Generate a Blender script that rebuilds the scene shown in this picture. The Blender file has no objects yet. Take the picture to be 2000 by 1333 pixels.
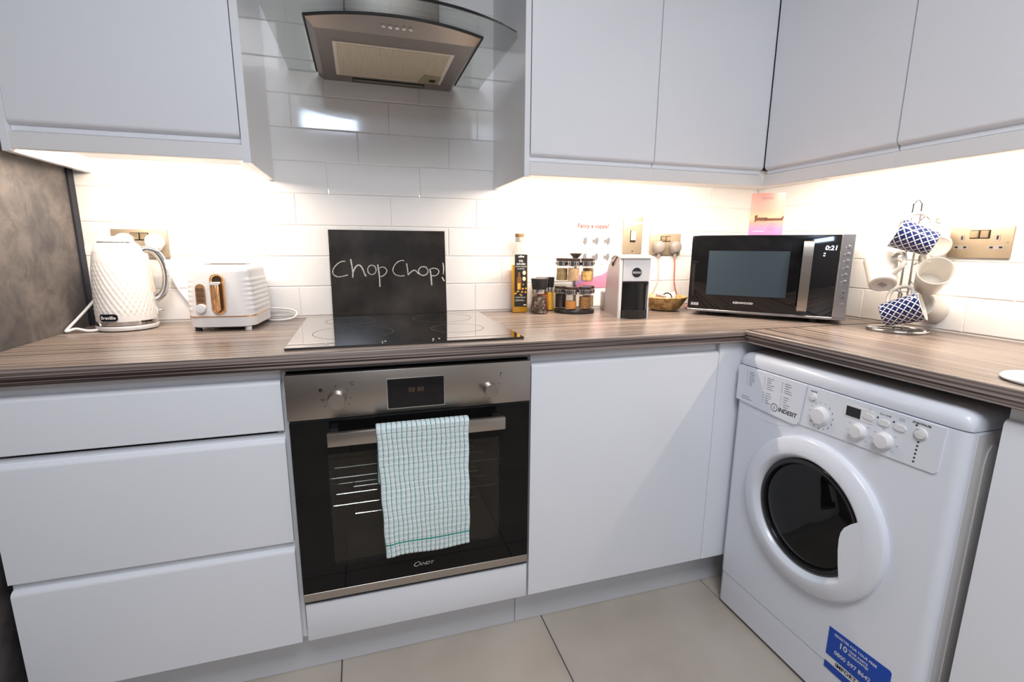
import bpy, bmesh, math, random
from mathutils import Vector, Matrix
random.seed(7)
S = bpy.context.scene
COL = S.collection
PI = math.pi

# ------------------------------------------------------------------ camera
cam = bpy.data.cameras.new('camera'); camo = bpy.data.objects.new('camera', cam); COL.objects.link(camo)
cam.sensor_width = 36.0; cam.lens = 945.84/2000*36
cam.shift_x = 0.00378; cam.shift_y = 0.00077; cam.clip_start = 0.02
_r = Vector((0.95739, -0.28874, 0.00576)); _u = Vector((0.04992, 0.18509, 0.98145)); _f = Vector((0.28445, 0.93935, -0.19161))
m = Matrix.Identity(4)
for i in range(3):
    m[i][0], m[i][1], m[i][2] = _r[i], _u[i], -_f[i]
m[0][3], m[1][3], m[2][3] = -0.1087, -1.76635, 1.1486
camo.matrix_world = m
S.camera = camo
# ------------------------------------------------------------------ exposure, world and lights
S.view_settings.view_transform = 'Standard'; S.view_settings.look = 'None'
S.view_settings.gamma = 1.0; S.view_settings.use_curve_mapping = False
S.view_settings.exposure = 0.0
S.cycles.use_denoising = True
S.cycles.max_bounces = 10; S.cycles.transmission_bounces = 8; S.cycles.transparent_max_bounces = 12
S.cycles.sample_clamp_indirect = 6.0
S.cycles.caustics_reflective = False; S.cycles.caustics_refractive = False
W = bpy.data.worlds.new('world'); S.world = W; W.use_nodes = True
W.node_tree.nodes['Background'].inputs[0].default_value = (0.62, 0.76, 1.0, 1)
W.node_tree.nodes['Background'].inputs[1].default_value = 1.0

def area(name, loc, rot, sx, sy, power, color, spread=PI):
    l = bpy.data.lights.new(name, 'AREA'); l.shape = 'RECTANGLE'; l.size = sx; l.size_y = sy
    l.energy = power; l.color = color; l.spread = spread
    o = bpy.data.objects.new(name, l); o.location = loc; o.rotation_euler = rot; COL.objects.link(o)
    return o
LED = (1.0, 0.84, 0.69)
DAY = (0.66, 0.80, 1.0)
# daylight coming in through the glazed opening behind the camera
area('window_daylight', (-0.31, -3.38, 2.30), (PI/2, 0, 0), 0.50, 0.16, 9, DAY)
# added soft fill light below the ceiling, standing for no actual lamp
area('ceiling_fill', (0.05, -2.0, 2.42), (0, 0, 0), 0.8, 0.8, 35, (0.92, 0.95, 1.0))
# LED strips under the wall cabinets
area('led_left', (-0.610, -0.290, 1.386), (math.radians(24), 0, 0), 0.42, 0.02, 3.9, LED)
area('led_middle', (0.790, -0.300, 1.386), (math.radians(24), 0, 0), 0.76, 0.02, 7.6, LED)
area('led_right', (1.300, -0.75, 1.386), (0, math.radians(-24), 0), 0.02, 0.80, 6.8, LED)

# ------------------------------------------------------------------ materials
def mat(name, color=(.8, .8, .8), rough=.5, metal=0.0, **k):
    mt = bpy.data.materials.new(name); mt.use_nodes = True
    b = mt.node_tree.nodes['Principled BSDF']
    b.inputs['Base Color'].default_value = (*color, 1); b.inputs['Roughness'].default_value = rough
    b.inputs['Metallic'].default_value = metal
    for kk, v in k.items():
        b.inputs[kk.replace('_', ' ')].default_value = v
    return mt
def nodes(mt):
    nt = mt.node_tree
    return nt, nt.nodes, nt.links, nt.nodes['Principled BSDF']
def N(nt, t, **k):
    n = nt.nodes.new(t)
    for a, v in k.items(): setattr(n, a, v)
    return n
def noise_mat(name, c1, c2, scale, rough, detail=6, stretch=(1, 1, 1), bump=0.0, lo=.35, hi=.65, metal=0.0, coords='Object', rvar=0.0, **k):
    mt = mat(name, c1, rough, metal, **k); nt, ns, ln, b = nodes(mt)
    tc = N(nt, 'ShaderNodeTexCoord'); mp = N(nt, 'ShaderNodeMapping'); mp.inputs['Scale'].default_value = stretch
    nz = N(nt, 'ShaderNodeTexNoise'); nz.inputs['Scale'].default_value = scale; nz.inputs['Detail'].default_value = detail
    rp = N(nt, 'ShaderNodeValToRGB'); rp.color_ramp.elements[0].position = lo; rp.color_ramp.elements[1].position = hi
    rp.color_ramp.elements[0].color = (*c1, 1); rp.color_ramp.elements[1].color = (*c2, 1)
    ln.new(tc.outputs[coords], mp.inputs[0]); ln.new(mp.outputs[0], nz.inputs[0]); ln.new(nz.outputs[0], rp.inputs[0]); ln.new(rp.outputs[0], b.inputs['Base Color'])
    if bump:
        bp = N(nt, 'ShaderNodeBump'); bp.inputs['Strength'].default_value = bump; bp.inputs['Distance'].default_value = .002
        ln.new(nz.outputs[0], bp.inputs['Height']); ln.new(bp.outputs[0], b.inputs['Normal'])
    return mt

M_tile = noise_mat('white_glazed_tile', (.86, .85, .84), (.88, .87, .86), 9, .07, 2, bump=.12)
M_grout = mat('pale_grout', (.80, .76, .72), .9)
M_white = mat('white_cabinet', (.83, .845, .885), .24)
M_gloss = mat('white_gloss_panel', (.83, .845, .875), .10)
M_carc = mat('white_carcass', (.78, .78, .79), .45)
M_pelmet = mat('white_pelmet', (.80, .79, .79), .35)
M_plinth = mat('white_plinth', (.70, .72, .75), .35)
M_conc = noise_mat('concrete_effect_wall', (.085, .080, .082), (.26, .225, .20), 3.2, .55, 14, stretch=(1, 1, 1), bump=.25, lo=.36, hi=.66)
def _conc():
    nt, ns, ln, b = nodes(M_conc)
    base = b.inputs['Base Color'].links[0].from_socket
    tc = N(nt, 'ShaderNodeTexCoord'); nz = N(nt, 'ShaderNodeTexNoise'); nz.inputs['Scale'].default_value = 16; nz.inputs['Detail'].default_value = 14; nz.inputs['Roughness'].default_value = .72; nz.inputs['Distortion'].default_value = .6
    rp = N(nt, 'ShaderNodeValToRGB'); rp.color_ramp.elements[0].position = .42; rp.color_ramp.elements[1].position = .58
    rp.color_ramp.elements[0].color = (.55, .55, .57, 1); rp.color_ramp.elements[1].color = (1, 1, 1, 1)
    mx = N(nt, 'ShaderNodeMixRGB', blend_type='MULTIPLY'); mx.inputs[0].default_value = .8
    ln.new(tc.outputs['Object'], nz.inputs[0]); ln.new(nz.outputs[0], rp.inputs[0]); ln.new(base, mx.inputs[1]); ln.new(rp.outputs[0], mx.inputs[2]); ln.new(mx.outputs[0], b.inputs['Base Color'])
_conc()
M_floor = noise_mat('beige_stone_floor_tile', (.42, .36, .30), (.55, .485, .42), 3.0, .42, 9, bump=.05, lo=.3, hi=.7)
M_joint = mat('dark_floor_joint', (.07, .06, .055), .9)
M_ceil = mat('ceiling_paint', (.85, .85, .85), .8)
M_paint = mat('room_paint', (.42, .40, .39), .7)

def wood(name, along, light=1.0):
    st = {'x': (.30, 52, 52), 'y': (52, .30, 52)}[along]
    mt = mat(name, (.3, .2, .15), .26); nt, ns, ln, b = nodes(mt)
    tc = N(nt, 'ShaderNodeTexCoord'); mp = N(nt, 'ShaderNodeMapping'); mp.inputs['Scale'].default_value = st
    nz = N(nt, 'ShaderNodeTexNoise'); nz.inputs['Scale'].default_value = 3.2; nz.inputs['Detail'].default_value = 3; nz.inputs['Roughness'].default_value = .6
    rp = N(nt, 'ShaderNodeValToRGB'); e = rp.color_ramp.elements
    e[0].position = .38; e[0].color = (.040, .025, .022, 1); e[1].position = .62; e[1].color = (.34, .27, .225, 1)
    x = e.new(.45); x.color = (.20, .158, .136, 1); x = e.new(.54); x.color = (.31, .25, .21, 1)
    n2 = N(nt, 'ShaderNodeTexNoise'); n2.inputs['Scale'].default_value = 1.2; n2.inputs['Detail'].default_value = 2
    mx = N(nt, 'ShaderNodeMixRGB', blend_type='OVERLAY'); mx.inputs[0].default_value = .25
    ln.new(tc.outputs['Object'], mp.inputs[0]); ln.new(mp.outputs[0], nz.inputs[0]); ln.new(mp.outputs[0], n2.inputs[0])
    ln.new(nz.outputs[0], rp.inputs[0]); ln.new(rp.outputs[0], mx.inputs[1]); ln.new(n2.outputs[0], mx.inputs[2]); ln.new(mx.outputs[0], b.inputs['Base Color'])
    return mt
M_woodx = wood('grey_brown_laminate_back_run', 'x'); M_woody = wood('grey_brown_laminate_right_run', 'y')

def brushed(name, c, rough, st):
    mt = mat(name, c, rough, 1.0); nt, ns, ln, b = nodes(mt)
    tc = N(nt, 'ShaderNodeTexCoord'); mp = N(nt, 'ShaderNodeMapping'); mp.inputs['Scale'].default_value = st
    nz = N(nt, 'ShaderNodeTexNoise'); nz.inputs['Scale'].default_value = 6; nz.inputs['Detail'].default_value = 4
    mr = N(nt, 'ShaderNodeMapRange'); mr.inputs[3].default_value = rough-.06; mr.inputs[4].default_value = rough+.10
    ln.new(tc.outputs['Object'], mp.inputs[0]); ln.new(mp.outputs[0], nz.inputs[0]); ln.new(nz.outputs[0], mr.inputs[0]); ln.new(mr.outputs[0], b.inputs['Roughness'])
    return mt
M_steel = brushed('brushed_steel', (.47, .43, .39), .30, (2, 120, 120))
M_steel2 = mat('satin_steel_plate', (.42, .345, .25), .42, .45)
M_silver = brushed('silver_control_strip', (.42, .42, .44), .35, (2, 2, 90))
M_chrome = mat('chrome', (.80, .80, .80), .07, 1.0)
M_copper = mat('rose_gold', (.95, .56, .28), .18, .75)
M_black = mat('black_gloss', (.006, .006, .007), .05)
M_blackm = mat('black_plastic', (.018, .017, .017), .35)
M_hob = mat('black_hob_glass', (.004, .004, .004), .012, IOR=2.1)
M_dark = mat('dark_recess', (.01, .01, .01), .8)
M_rub = mat('dark_rubber', (.02, .02, .02), .7)
M_wp = mat('white_plastic', (.82, .82, .83), .22)
M_wm = mat('white_enamel', (.80, .83, .90), .22)
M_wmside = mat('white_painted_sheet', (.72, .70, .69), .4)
M_wcer = mat('white_ceramic', (.74, .71, .66), .15)
M_grey = mat('grey_print', (.25, .26, .29), .6)
M_lgrey = mat('pale_grey_print', (.45, .46, .50), .6)
M_ink = mat('black_print', (.02, .02, .025), .6)
M_wprint = mat('white_print', (.75, .75, .75), .5)
M_ringp = mat('faint_ring_print', (.10, .10, .10), .5)
M_chalk = noise_mat('white_chalk', (.22, .21, .20), (.62, .60, .57), 420, .95, 2, lo=.35, hi=.5)
M_board = noise_mat('black_chalk_smeared_glass', (.014, .012, .011), (.050, .044, .039), 7, .18, 8, lo=.4, hi=.75)
M_cork = mat('cork', (.25, .15, .07), .8)
M_label = mat('black_label', (.012, .011, .010), .45)
M_gold = mat('amber_print', (.75, .42, .06), .5)
M_red = mat('red_flakes', (.65, .08, .03), .7)
M_yel = mat('yellow_spice', (.85, .48, .02), .7)
M_coral = mat('coral_print', (.42, .06, .05), .6)
M_paper = mat('white_paper', (.70, .61, .64), .6)
M_pinkp = mat('pink_print', (.60, .20, .32), .6)
M_mauve = mat('mauve_print', (.62, .36, .66), .6)
M_blue = mat('blue_sticker', (.002, .065, .46), .35)
M_greycord = mat('grey_cord', (.40, .36, .33), .5)
M_redcord = mat('reddish_cord', (.42, .14, .12), .5)
M_greyplug = mat('grey_plug', (.29, .26, .24), .4)
M_wick = noise_mat('straw_wicker', (.35, .19, .06), (.72, .47, .20), 60, .6, 3)
M_mesh = mat('hood_filter_mesh', (.74, .65, .47), .45, .6)
M_teal = mat('teal_thread', (.02, .30, .25), .9)
M_digit = mat('display_digit', (.7, .75, 1), .5, Emission_Color=(.65, .75, 1, 1), Emission_Strength=2.2)
M_amber = mat('dim_oven_digit', (.10, .06, .03), .5)
M_glassd = mat('dark_door_glass', (.006, .006, .006), .03, IOR=1.33)
M_led = mat('led_diffuser', (1, .9, .8), .5, Emission_Color=(1, .80, .58, 1), Emission_Strength=6.0)

def glass(name, tint, alpha_mix, rough=.02, ior=1.45):
    """thin clear sheet: mostly see-through with a glossy surface"""
    mt = bpy.data.materials.new(name); mt.use_nodes = True; nt = mt.node_tree; nt.nodes.clear()
    out = N(nt, 'ShaderNodeOutputMaterial'); tr = N(nt, 'ShaderNodeBsdfTransparent'); tr.inputs[0].default_value = (*tint, 1)
    gl = N(nt, 'ShaderNodeBsdfGlossy'); gl.inputs['Roughness'].default_value = rough
    lw = N(nt, 'ShaderNodeLayerWeight'); pw = N(nt, 'ShaderNodeMath', operation='POWER'); pw.inputs[1].default_value = 5.0
    ml = N(nt, 'ShaderNodeMath', operation='MULTIPLY'); ml.inputs[1].default_value = .8
    ad = N(nt, 'ShaderNodeMath', operation='ADD'); ad.inputs[1].default_value = alpha_mix+.03; ad.use_clamp = True
    mx = N(nt, 'ShaderNodeMixShader')
    L = nt.links.new
    L(lw.outputs['Facing'], pw.inputs[0]); L(pw.outputs[0], ml.inputs[0]); L(ml.outputs[0], ad.inputs[0]); L(ad.outputs[0], mx.inputs[0]); L(tr.outputs[0], mx.inputs[1]); L(gl.outputs[0], mx.inputs[2]); L(mx.outputs[0], out.inputs[0])
    return mt
M_clear = glass('clear_glass', (.96, .97, .96), .02)
M_jarg = glass('jar_glass', (.97, .96, .94), .03)
M_hoodg = glass('hood_glass', (.85, .86, .84), .0, .02, 1.22)
M_tint = glass('tinted_oven_glass', (.97, .95, .91), .0, .02, 1.4)
def _hob():
    nt, ns, ln, b = nodes(M_hob); gl = N(nt, 'ShaderNodeBsdfGlossy'); gl.inputs['Roughness'].default_value = .012; gl.inputs[0].default_value = (.97, .93, .90, 1)
    lw = N(nt, 'ShaderNodeLayerWeight'); pw = N(nt, 'ShaderNodeMath', operation='POWER'); pw.inputs[1].default_value = 2.0; mx = N(nt, 'ShaderNodeMixShader')
    ln.new(lw.outputs['Facing'], pw.inputs[0]); ln.new(pw.outputs[0], mx.inputs[0]); ln.new(b.outputs[0], mx.inputs[1]); ln.new(gl.outputs[0], mx.inputs[2]); ln.new(mx.outputs[0], ns['Material Output'].inputs[0])
_hob()
M_port = glass('smoked_porthole_glass', (.38, .38, .39), .01)

# ------------------------------------------------------------------ mesh helpers
class MB:
    def __init__(s): s.v = []; s.f = []; s.mi = []; s.uv = None; s.cur = 0
    def add(s, vs, fs):
        o = len(s.v); s.v += [tuple(v) for v in vs]
        for f in fs: s.f.append(tuple(o+i for i in f)); s.mi.append(s.cur)
        return s
    def mat(s, i): s.cur = i; return s
    def box(s, x0, x1, y0, y1, z0, z1, bev=0, seg=2):
        if bev <= 0:
            v = [(x, y, z) for x in (x0, x1) for y in (y0, y1) for z in (z0, z1)]
            return s.add(v, [(0, 1, 3, 2), (4, 6, 7, 5), (0, 4, 5, 1), (2, 3, 7, 6), (0, 2, 6, 4), (1, 5, 7, 3)])
        b = bmesh.new(); bmesh.ops.create_cube(b, size=1)
        for q in b.verts: q.co = Vector(((x0+x1)/2+q.co.x*(x1-x0), (y0+y1)/2+q.co.y*(y1-y0), (z0+z1)/2+q.co.z*(z1-z0)))
        bmesh.ops.bevel(b, geom=b.edges[:], offset=bev, segments=seg, affect='EDGES', profile=.5)
        b.verts.ensure_lookup_table(); b.verts.index_update()
        s.add([q.co[:] for q in b.verts], [[q.index for q in f.verts] for f in b.faces]); b.free(); return s
    def lathe(s, prof, n=32, c=(0, 0), caps=True, a0=0, a1=2*PI):
        full = abs(a1-a0-2*PI) < 1e-6; k = n if full else n+1
        vs = []
        for r, z in prof:
            for i in range(k):
                a = a0+(a1-a0)*i/n; vs.append((c[0]+r*math.cos(a), c[1]+r*math.sin(a), z))
        fs = []
        for j in range(len(prof)-1):
            for i in range(n):
                i2 = (i+1) % k; fs.append((j*k+i, j*k+i2, (j+1)*k+i2, (j+1)*k+i))
        if caps and full:
            if prof[0][0] > 1e-6: fs.append(tuple(range(k-1, -1, -1)))
            if prof[-1][0] > 1e-6: fs.append(tuple((len(prof)-1)*k+i for i in range(k)))
        return s.add(vs, fs)
    def tube(s, pts, r, n=8, closed=False):
        P = [Vector(p) for p in pts]; L = len(P); rr = r if isinstance(r, (list, tuple)) else [r]*L
        vs = []; prev = None
        for i, p in enumerate(P):
            t = (P[(i+1) % L]-P[i-1]) if closed else (P[min(i+1, L-1)]-P[max(i-1, 0)])
            t.normalize()
            if prev is None:
                a = Vector((0, 0, 1)) if abs(t.z) < .9 else Vector((1, 0, 0)); u = t.cross(a).normalized()
            else:
                u = (prev-t*prev.dot(t)); u = u.normalized() if u.length > 1e-6 else prev
            prev = u; w = t.cross(u)
            for k in range(n):
                a = 2*PI*k/n; vs.append(p+(u*math.cos(a)+w*math.sin(a))*rr[i])
        fs = []
        for i in range(L if closed else L-1):
            j = (i+1) % L
            for k in range(n):
                k2 = (k+1) % n; fs.append((i*n+k, i*n+k2, j*n+k2, j*n+k))
        if not closed: fs += [tuple(range(n-1, -1, -1)), tuple((L-1)*n+k for k in range(n))]
        return s.add(vs, fs)
    def prism(s, poly, ax, a, b):
        """polygon in the plane across axis ax (0 x: (y,z); 1 y: (x,z); 2 z: (x,y)) extruded from a to b"""
        def P(q, t): return {0: (t, q[0], q[1]), 1: (q[0], t, q[1]), 2: (q[0], q[1], t)}[ax]
        n = len(poly); vs = [P(q, a) for q in poly]+[P(q, b) for q in poly]
        fs = [tuple(range(n)), tuple(range(2*n-1, n-1, -1))]+[(i, n+i, n+(i+1) % n, (i+1) % n) for i in range(n)]
        return s.add(vs, fs)
    def loft(s, rings, cap0=True, cap1=True):
        n = len(rings[0]); vs = [p for r in rings for p in r]; fs = []
        for j in range(len(rings)-1):
            for i in range(n):
                i2 = (i+1) % n; fs.append((j*n+i, j*n+i2, (j+1)*n+i2, (j+1)*n+i))
        if cap0: fs.append(tuple(range(n-1, -1, -1)))
        if cap1: fs.append(tuple((len(rings)-1)*n+i for i in range(n)))
        return s.add(vs, fs)
    def sphere(s, c, r, n=10, m_=8):
        c = Vector(c); prof = [(max(r*math.sin(PI*i/m_), 1e-7 if 0 else 0.0), -r*math.cos(PI*i/m_)) for i in range(m_+1)]
        o = MB(); o.lathe([(max(a, r*.02), b) for a, b in prof], n)
        return s.add([Vector(v)+c for v in o.v], o.f)
    def xf(s, mx, start=0):
        s.v = s.v[:start]+[tuple(mx @ Vector(v)) for v in s.v[start:]]; return s
    def mesh(s, name, mats, smooth=35):
        me = bpy.data.meshes.new(name); me.from_pydata(s.v, [], s.f)
        b = bmesh.new(); b.from_mesh(me); bmesh.ops.recalc_face_normals(b, faces=b.faces[:]); b.to_mesh(me); b.free()
        for q in (mats if isinstance(mats, (list, tuple)) else [mats]): me.materials.append(q)
        if len(s.mi) == len(me.polygons): me.polygons.foreach_set('material_index', s.mi)
        if smooth:
            me.polygons.foreach_set('use_smooth', [True]*len(me.polygons)); me.set_sharp_from_angle(angle=math.radians(smooth))
        me.update(); return me
    def build(s, name, mats, parent=None, smooth=35, loc=None, rot=None):
        return link(name, s.mesh(name, mats, smooth), parent, loc, rot)
def link(name, me, parent=None, loc=None, rot=None):
    o = bpy.data.objects.new(name, me); COL.objects.link(o)
    if parent: o.parent = parent
    if loc: o.location = loc
    if rot: o.rotation_euler = rot
    return o
def thing(name, label, cat, loc=(0, 0, 0), rotz=0, group=None):
    o = bpy.data.objects.new(name, None); COL.objects.link(o); o.empty_display_size = .05
    o.location = loc; o.rotation_euler = (0, 0, rotz)
    return tag(o, label, cat, group)
def tag(o, label, cat, group=None):
    o['label'] = label; o['category'] = cat
    if group: o['group'] = group
    return o
def struct(o): o['kind'] = 'structure'; return o
def rounded(x0, x1, y0, y1, r, n=5):
    out = []
    for cx, cy, a in ((x1-r, y1-r, 0), (x0+r, y1-r, PI/2), (x0+r, y0+r, PI), (x1-r, y0+r, 1.5*PI)):
        for i in range(n+1):
            t = a+PI/2*i/n; out.append((cx+r*math.cos(t), cy+r*math.sin(t)))
    return out
def spline(pts, n=8, closed=False):
    P = [Vector(p) for p in pts]; L = len(P); out = []
    for i in range(L if closed else L-1):
        g = (lambda k: P[k % L]) if closed else (lambda k: P[min(max(k, 0), L-1)])
        a, b, c, d = g(i-1), g(i), g(i+1), g(i+2)
        for k in range(n):
            t = k/n
            out.append(.5*((2*b)+(c-a)*t+(2*a-5*b+4*c-d)*t*t+(3*b-a-3*c+d)*t**3))
    if not closed: out.append(P[-1])
    return out
def text(name, s, size, origin, xd, yd, mt, parent=None, align='LEFT', shear=0, sx=1.0, bold=0.0, depth=.0002):
    cu = bpy.data.curves.new('txt', 'FONT'); cu.body = s; cu.size = size; cu.resolution_u = 2; cu.align_x = align; cu.align_y = 'CENTER'
    cu.shear = shear; cu.extrude = depth; cu.offset = bold
    o = bpy.data.objects.new('txt', cu); COL.objects.link(o); dg = bpy.context.evaluated_depsgraph_get(); dg.update()
    me = bpy.data.meshes.new_from_object(o.evaluated_get(dg)); bpy.data.objects.remove(o); bpy.data.curves.remove(cu)
    xd = Vector(xd).normalized()*sx; yd = Vector(yd).normalized(); zd = xd.normalized().cross(yd); og = Vector(origin)
    mx = Matrix(((xd.x, yd.x, zd.x, og.x), (xd.y, yd.y, zd.y, og.y), (xd.z, yd.z, zd.z, og.z), (0, 0, 0, 1)))
    me.transform(mx); me.materials.clear(); me.materials.append(mt); me.name = name
    return link(name, me, parent)

# ------------------------------------------------------------------ setting
XL, XR, WT = -0.895, 1.546, 0.91
PX, PZ, Z0, BOND = 0.302, 0.1005, 1.2161, 0.3401
TH = .0025
wb = struct(MB().box(XL-.1, XR+.1, TH, .12, 0, 2.45).build('wall_back', M_grout, smooth=0))
wr = struct(MB().box(XR+TH, XR+.12, -3.4, TH, 0, 2.45).build('wall_right', M_grout, smooth=0))
wl = struct(MB().box(XL-.1, XL, -3.4, .05, 0, 2.45).build('wall_left', M_conc, smooth=0))
struct(MB().box(XL-.1, XR+.1, -3.5, .1, 2.45, 2.5).build('ceiling', M_ceil, smooth=0))
wf = MB()
wf.box(XL-.1, -.57, -3.5, -3.4, 0, 2.45).box(-.05, XR+.1, -3.5, -3.4, 0, 2.45).box(-.57, -.05, -3.5, -3.4, 2.39, 2.45).box(-.57, -.05, -3.5, -3.4, 0, 2.21)
struct(wf.build('wall_front', M_paint, smooth=0))
fl = struct(MB().box(XL-.1, XR+.1, -3.5, .1, -.06, -.004).build('floor', M_joint, smooth=0))
_tc = {}
def tile_mesh(w, h, t=.0075, bev=.0022):
    k = (round(w, 4), round(h, 4))
    if k not in _tc:
        b = MB(); e = bev
        o = [(0, 0), (w, 0), (w, h), (0, h)]; i = [(e, e), (w-e, e), (w-e, h-e), (e, h-e)]
        v = [(x, 0, z) for x, z in o]+[(x, -t+.0012, z) for x, z in o]+[(x, -t, z) for x, z in i]
        f = [(3, 2, 1, 0)]+[(a, (a+1) % 4, 4+(a+1) % 4, 4+a) for a in range(4)]+[(4+a, 4+(a+1) % 4, 8+(a+1) % 4, 8+a) for a in range(4)]+[(8, 9, 10, 11)]
        b.add(v, f); _tc[k] = b.mesh('tile', M_tile, 20)
    return _tc[k]
G = .0009
def tile(w, h, loc, rotz, parent):
    o = link('tile', tile_mesh(w, h), parent, loc, (0, random.uniform(-.0008, .0008), rotz))
    o.rotation_euler.x = random.uniform(-.004, .004)
def course(par, r, a0, a1, off, put):
    z = Z0+r*PZ; n = math.floor((a0-off)/PX)-1
    while True:
        x0 = off+n*PX; x1 = x0+PX; n += 1
        if x0 >= a1: break
        lo, hi = max(x0, a0), min(x1, a1)
        if hi-lo < .012: continue
        put(lo+G, hi-G, z+G)
for r in range(-3, 8):
    a0, a1 = (XL, XR) if r < 2 else (-.44, .44)
    course(wb, r, a0, a1, r*BOND*PX, lambda lo, hi, z: tile(hi-lo, PZ-2*G, (lo, .0075, z), 0, wb))
for r in range(-3, 2):
    off = -.227-r*BOND*PX
    # the right wall runs from the corner (y=0) towards the camera; local x -> -y
    course(wr, r, 0.0, 1.45, .227-r*BOND*PX*-1, lambda lo, hi, z: tile(hi-lo, PZ-2*G, (XR+.0075, -lo, z), -PI/2, wr))
struct(MB().box(XL, XL+.006, -.030, -.001, WT, 2.13).build('recess_strip_1', mat('dark_blue_recess_strip', (.014, .017, .028), .6), smooth=0))  # thin dark blue strip, drawn in for the dark recess at the corner
# floor tiles 600 x 600
me = {}
for i in range(-2, 4):
    for j in range(0, 5):
        x0 = -.2133+i*.5991; y1 = -.5115+.03-j*.6
        lo, hi = max(x0, XL), min(x0+.5991, XR)
        if hi-lo < .02: continue
        w = round(hi-lo-.003, 4)
        if w not in me:
            me[w] = MB().box(0, w, -.597, 0, -.008, 0, .0012, 1).mesh('floor_tile', M_floor, 20)
        link('floor_tile', me[w], fl, (lo+.0015, y1-.0015, 0))
# plinth
struct(MB().box(XL+.04, .297, -.5115, -.49, 0, .15, .001, 1).build('baseboard_left', M_plinth))
struct(MB().box(.2985, 1.30, -.5115, -.49, 0, .15, .001, 1).build('baseboard_back', M_plinth))

# ------------------------------------------------------------------ base cabinets
YD = -.589
def jdoor_profile(z0, z1, yf, up=True, t=.019, g=.023, d=.013):
    if up and z1 > .85: z1, g = .868, .033
    """side profile (y,z) of a handleless front whose edge curves back into a finger grip"""
    pts = []
    if up:
        pts += [(yf+t, z0), (yf+.002, z0), (yf, z0+.002), (yf, z1-g)]
        for i in range(1, 7):
            a = PI/2*i/6; pts.append((yf+d*(1-math.cos(a)), z1-g+.012*math.sin(a)))
        pts += [(yf+d, z1-.002), (yf+d+.002, z1), (yf+t, z1)]
    else:
        pts += [(yf+t, z1), (yf+.002, z1), (yf, z1-.002), (yf, z0+g)]
        for i in range(1, 7):
            a = PI/2*i/6; pts.append((yf+d*(1-math.cos(a)), z0+g-.012*math.sin(a)))
        pts += [(yf+d, z0+.002), (yf+d+.002, z0), (yf+t, z0)]
    return pts
t = thing('base_cabinet', 'white handleless three-drawer base cabinet left of the oven', 'cabinet', (-.58, -.3, .15))
def L(o, t): return None
def rel(b, t): b.v = [(x-t.location.x, y-t.location.y, z-t.location.z) for x, y, z in b.v]; return b
rel(MB().box(-.862, -.844, -.57, -.02, .15, .872).box(-.315, -.297, -.57, -.02, .15, .872).box(-.844, -.315, -.57, -.02, .15, .168).box(-.844, -.315, -.03, -.02, .168, .872), t).build('carcass', M_carc, t, 0)
for z0, z1 in ((.7235, .8575), (.434, .7140), (.148, .4265)):
    d = rel(MB().prism(jdoor_profile(z0, z1, YD), 0, -.8600, -.2985), t).build('drawer_front', M_white, t, 40)
t = thing('oven_housing', 'white oven housing cabinet with plain filler panel under the oven', 'cabinet', (.01, -.3, .15))
rel(MB().box(-.2965, -.2885, -.570, -.02, .15, .872).box(.309, .3125, -.570, -.02, .15, .872).box(-.2885, .309, -.57, -.02, .15, .168), t).build('carcass', M_carc, t, 0)
rel(MB().box(-.285, .3075, YD, YD+.019, .148, .2545, .0025), t).build('filler_panel', M_white, t)
rel(MB().box(-.296, .312, -.572, -.556, .8615, .8735), t).build('top_rail', mat('grey_rail', (.45, .46, .48), .5), t, 0)
t = thing('base_cabinet', 'white handleless base cabinet with one wide door right of the oven', 'cabinet', (.63, -.3, .15))
rel(MB().box(.3125, .33, -.57, -.02, .15, .872).box(.911, .929, -.57, -.02, .15, .872).box(.33, .911, -.57, -.02, .15, .168).box(.33, .911, -.57, -.02, .70, .718), t).build('carcass', M_carc, t, 0)
rel(MB().prism(jdoor_profile(.148, .8575, YD), 0, .3135, .9095), t).build('door', M_white, t, 40)
rel(MB().box(.912, 1.12, YD, YD+.019, .148, .8735, .0012, 1), t).build('corner_post', M_white, t)
t = thing('base_cabinet', 'white base cabinet front at right edge beyond the washing machine', 'cabinet', (1.27, -1.5, .15))
rel(MB().box(1.02, XR-.01, -1.25, -1.232, 0, .872).box(1.02, XR-.01, -1.80, -1.782, 0, .872).box(1.02, XR-.01, -1.782, -1.25, .15, .168), t).build('carcass', M_carc, t, 0)
pr = [(-(y), z) for y, z in jdoor_profile(.05, .8575, 0)]
b = MB(); n = len(pr)
b.prism([(1.0+y, z) for y, z in jdoor_profile(.05, .8575, 0)], 1, -1.80, -1.2255)
rel(b, t).build('door', M_white, t, 40)

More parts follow.
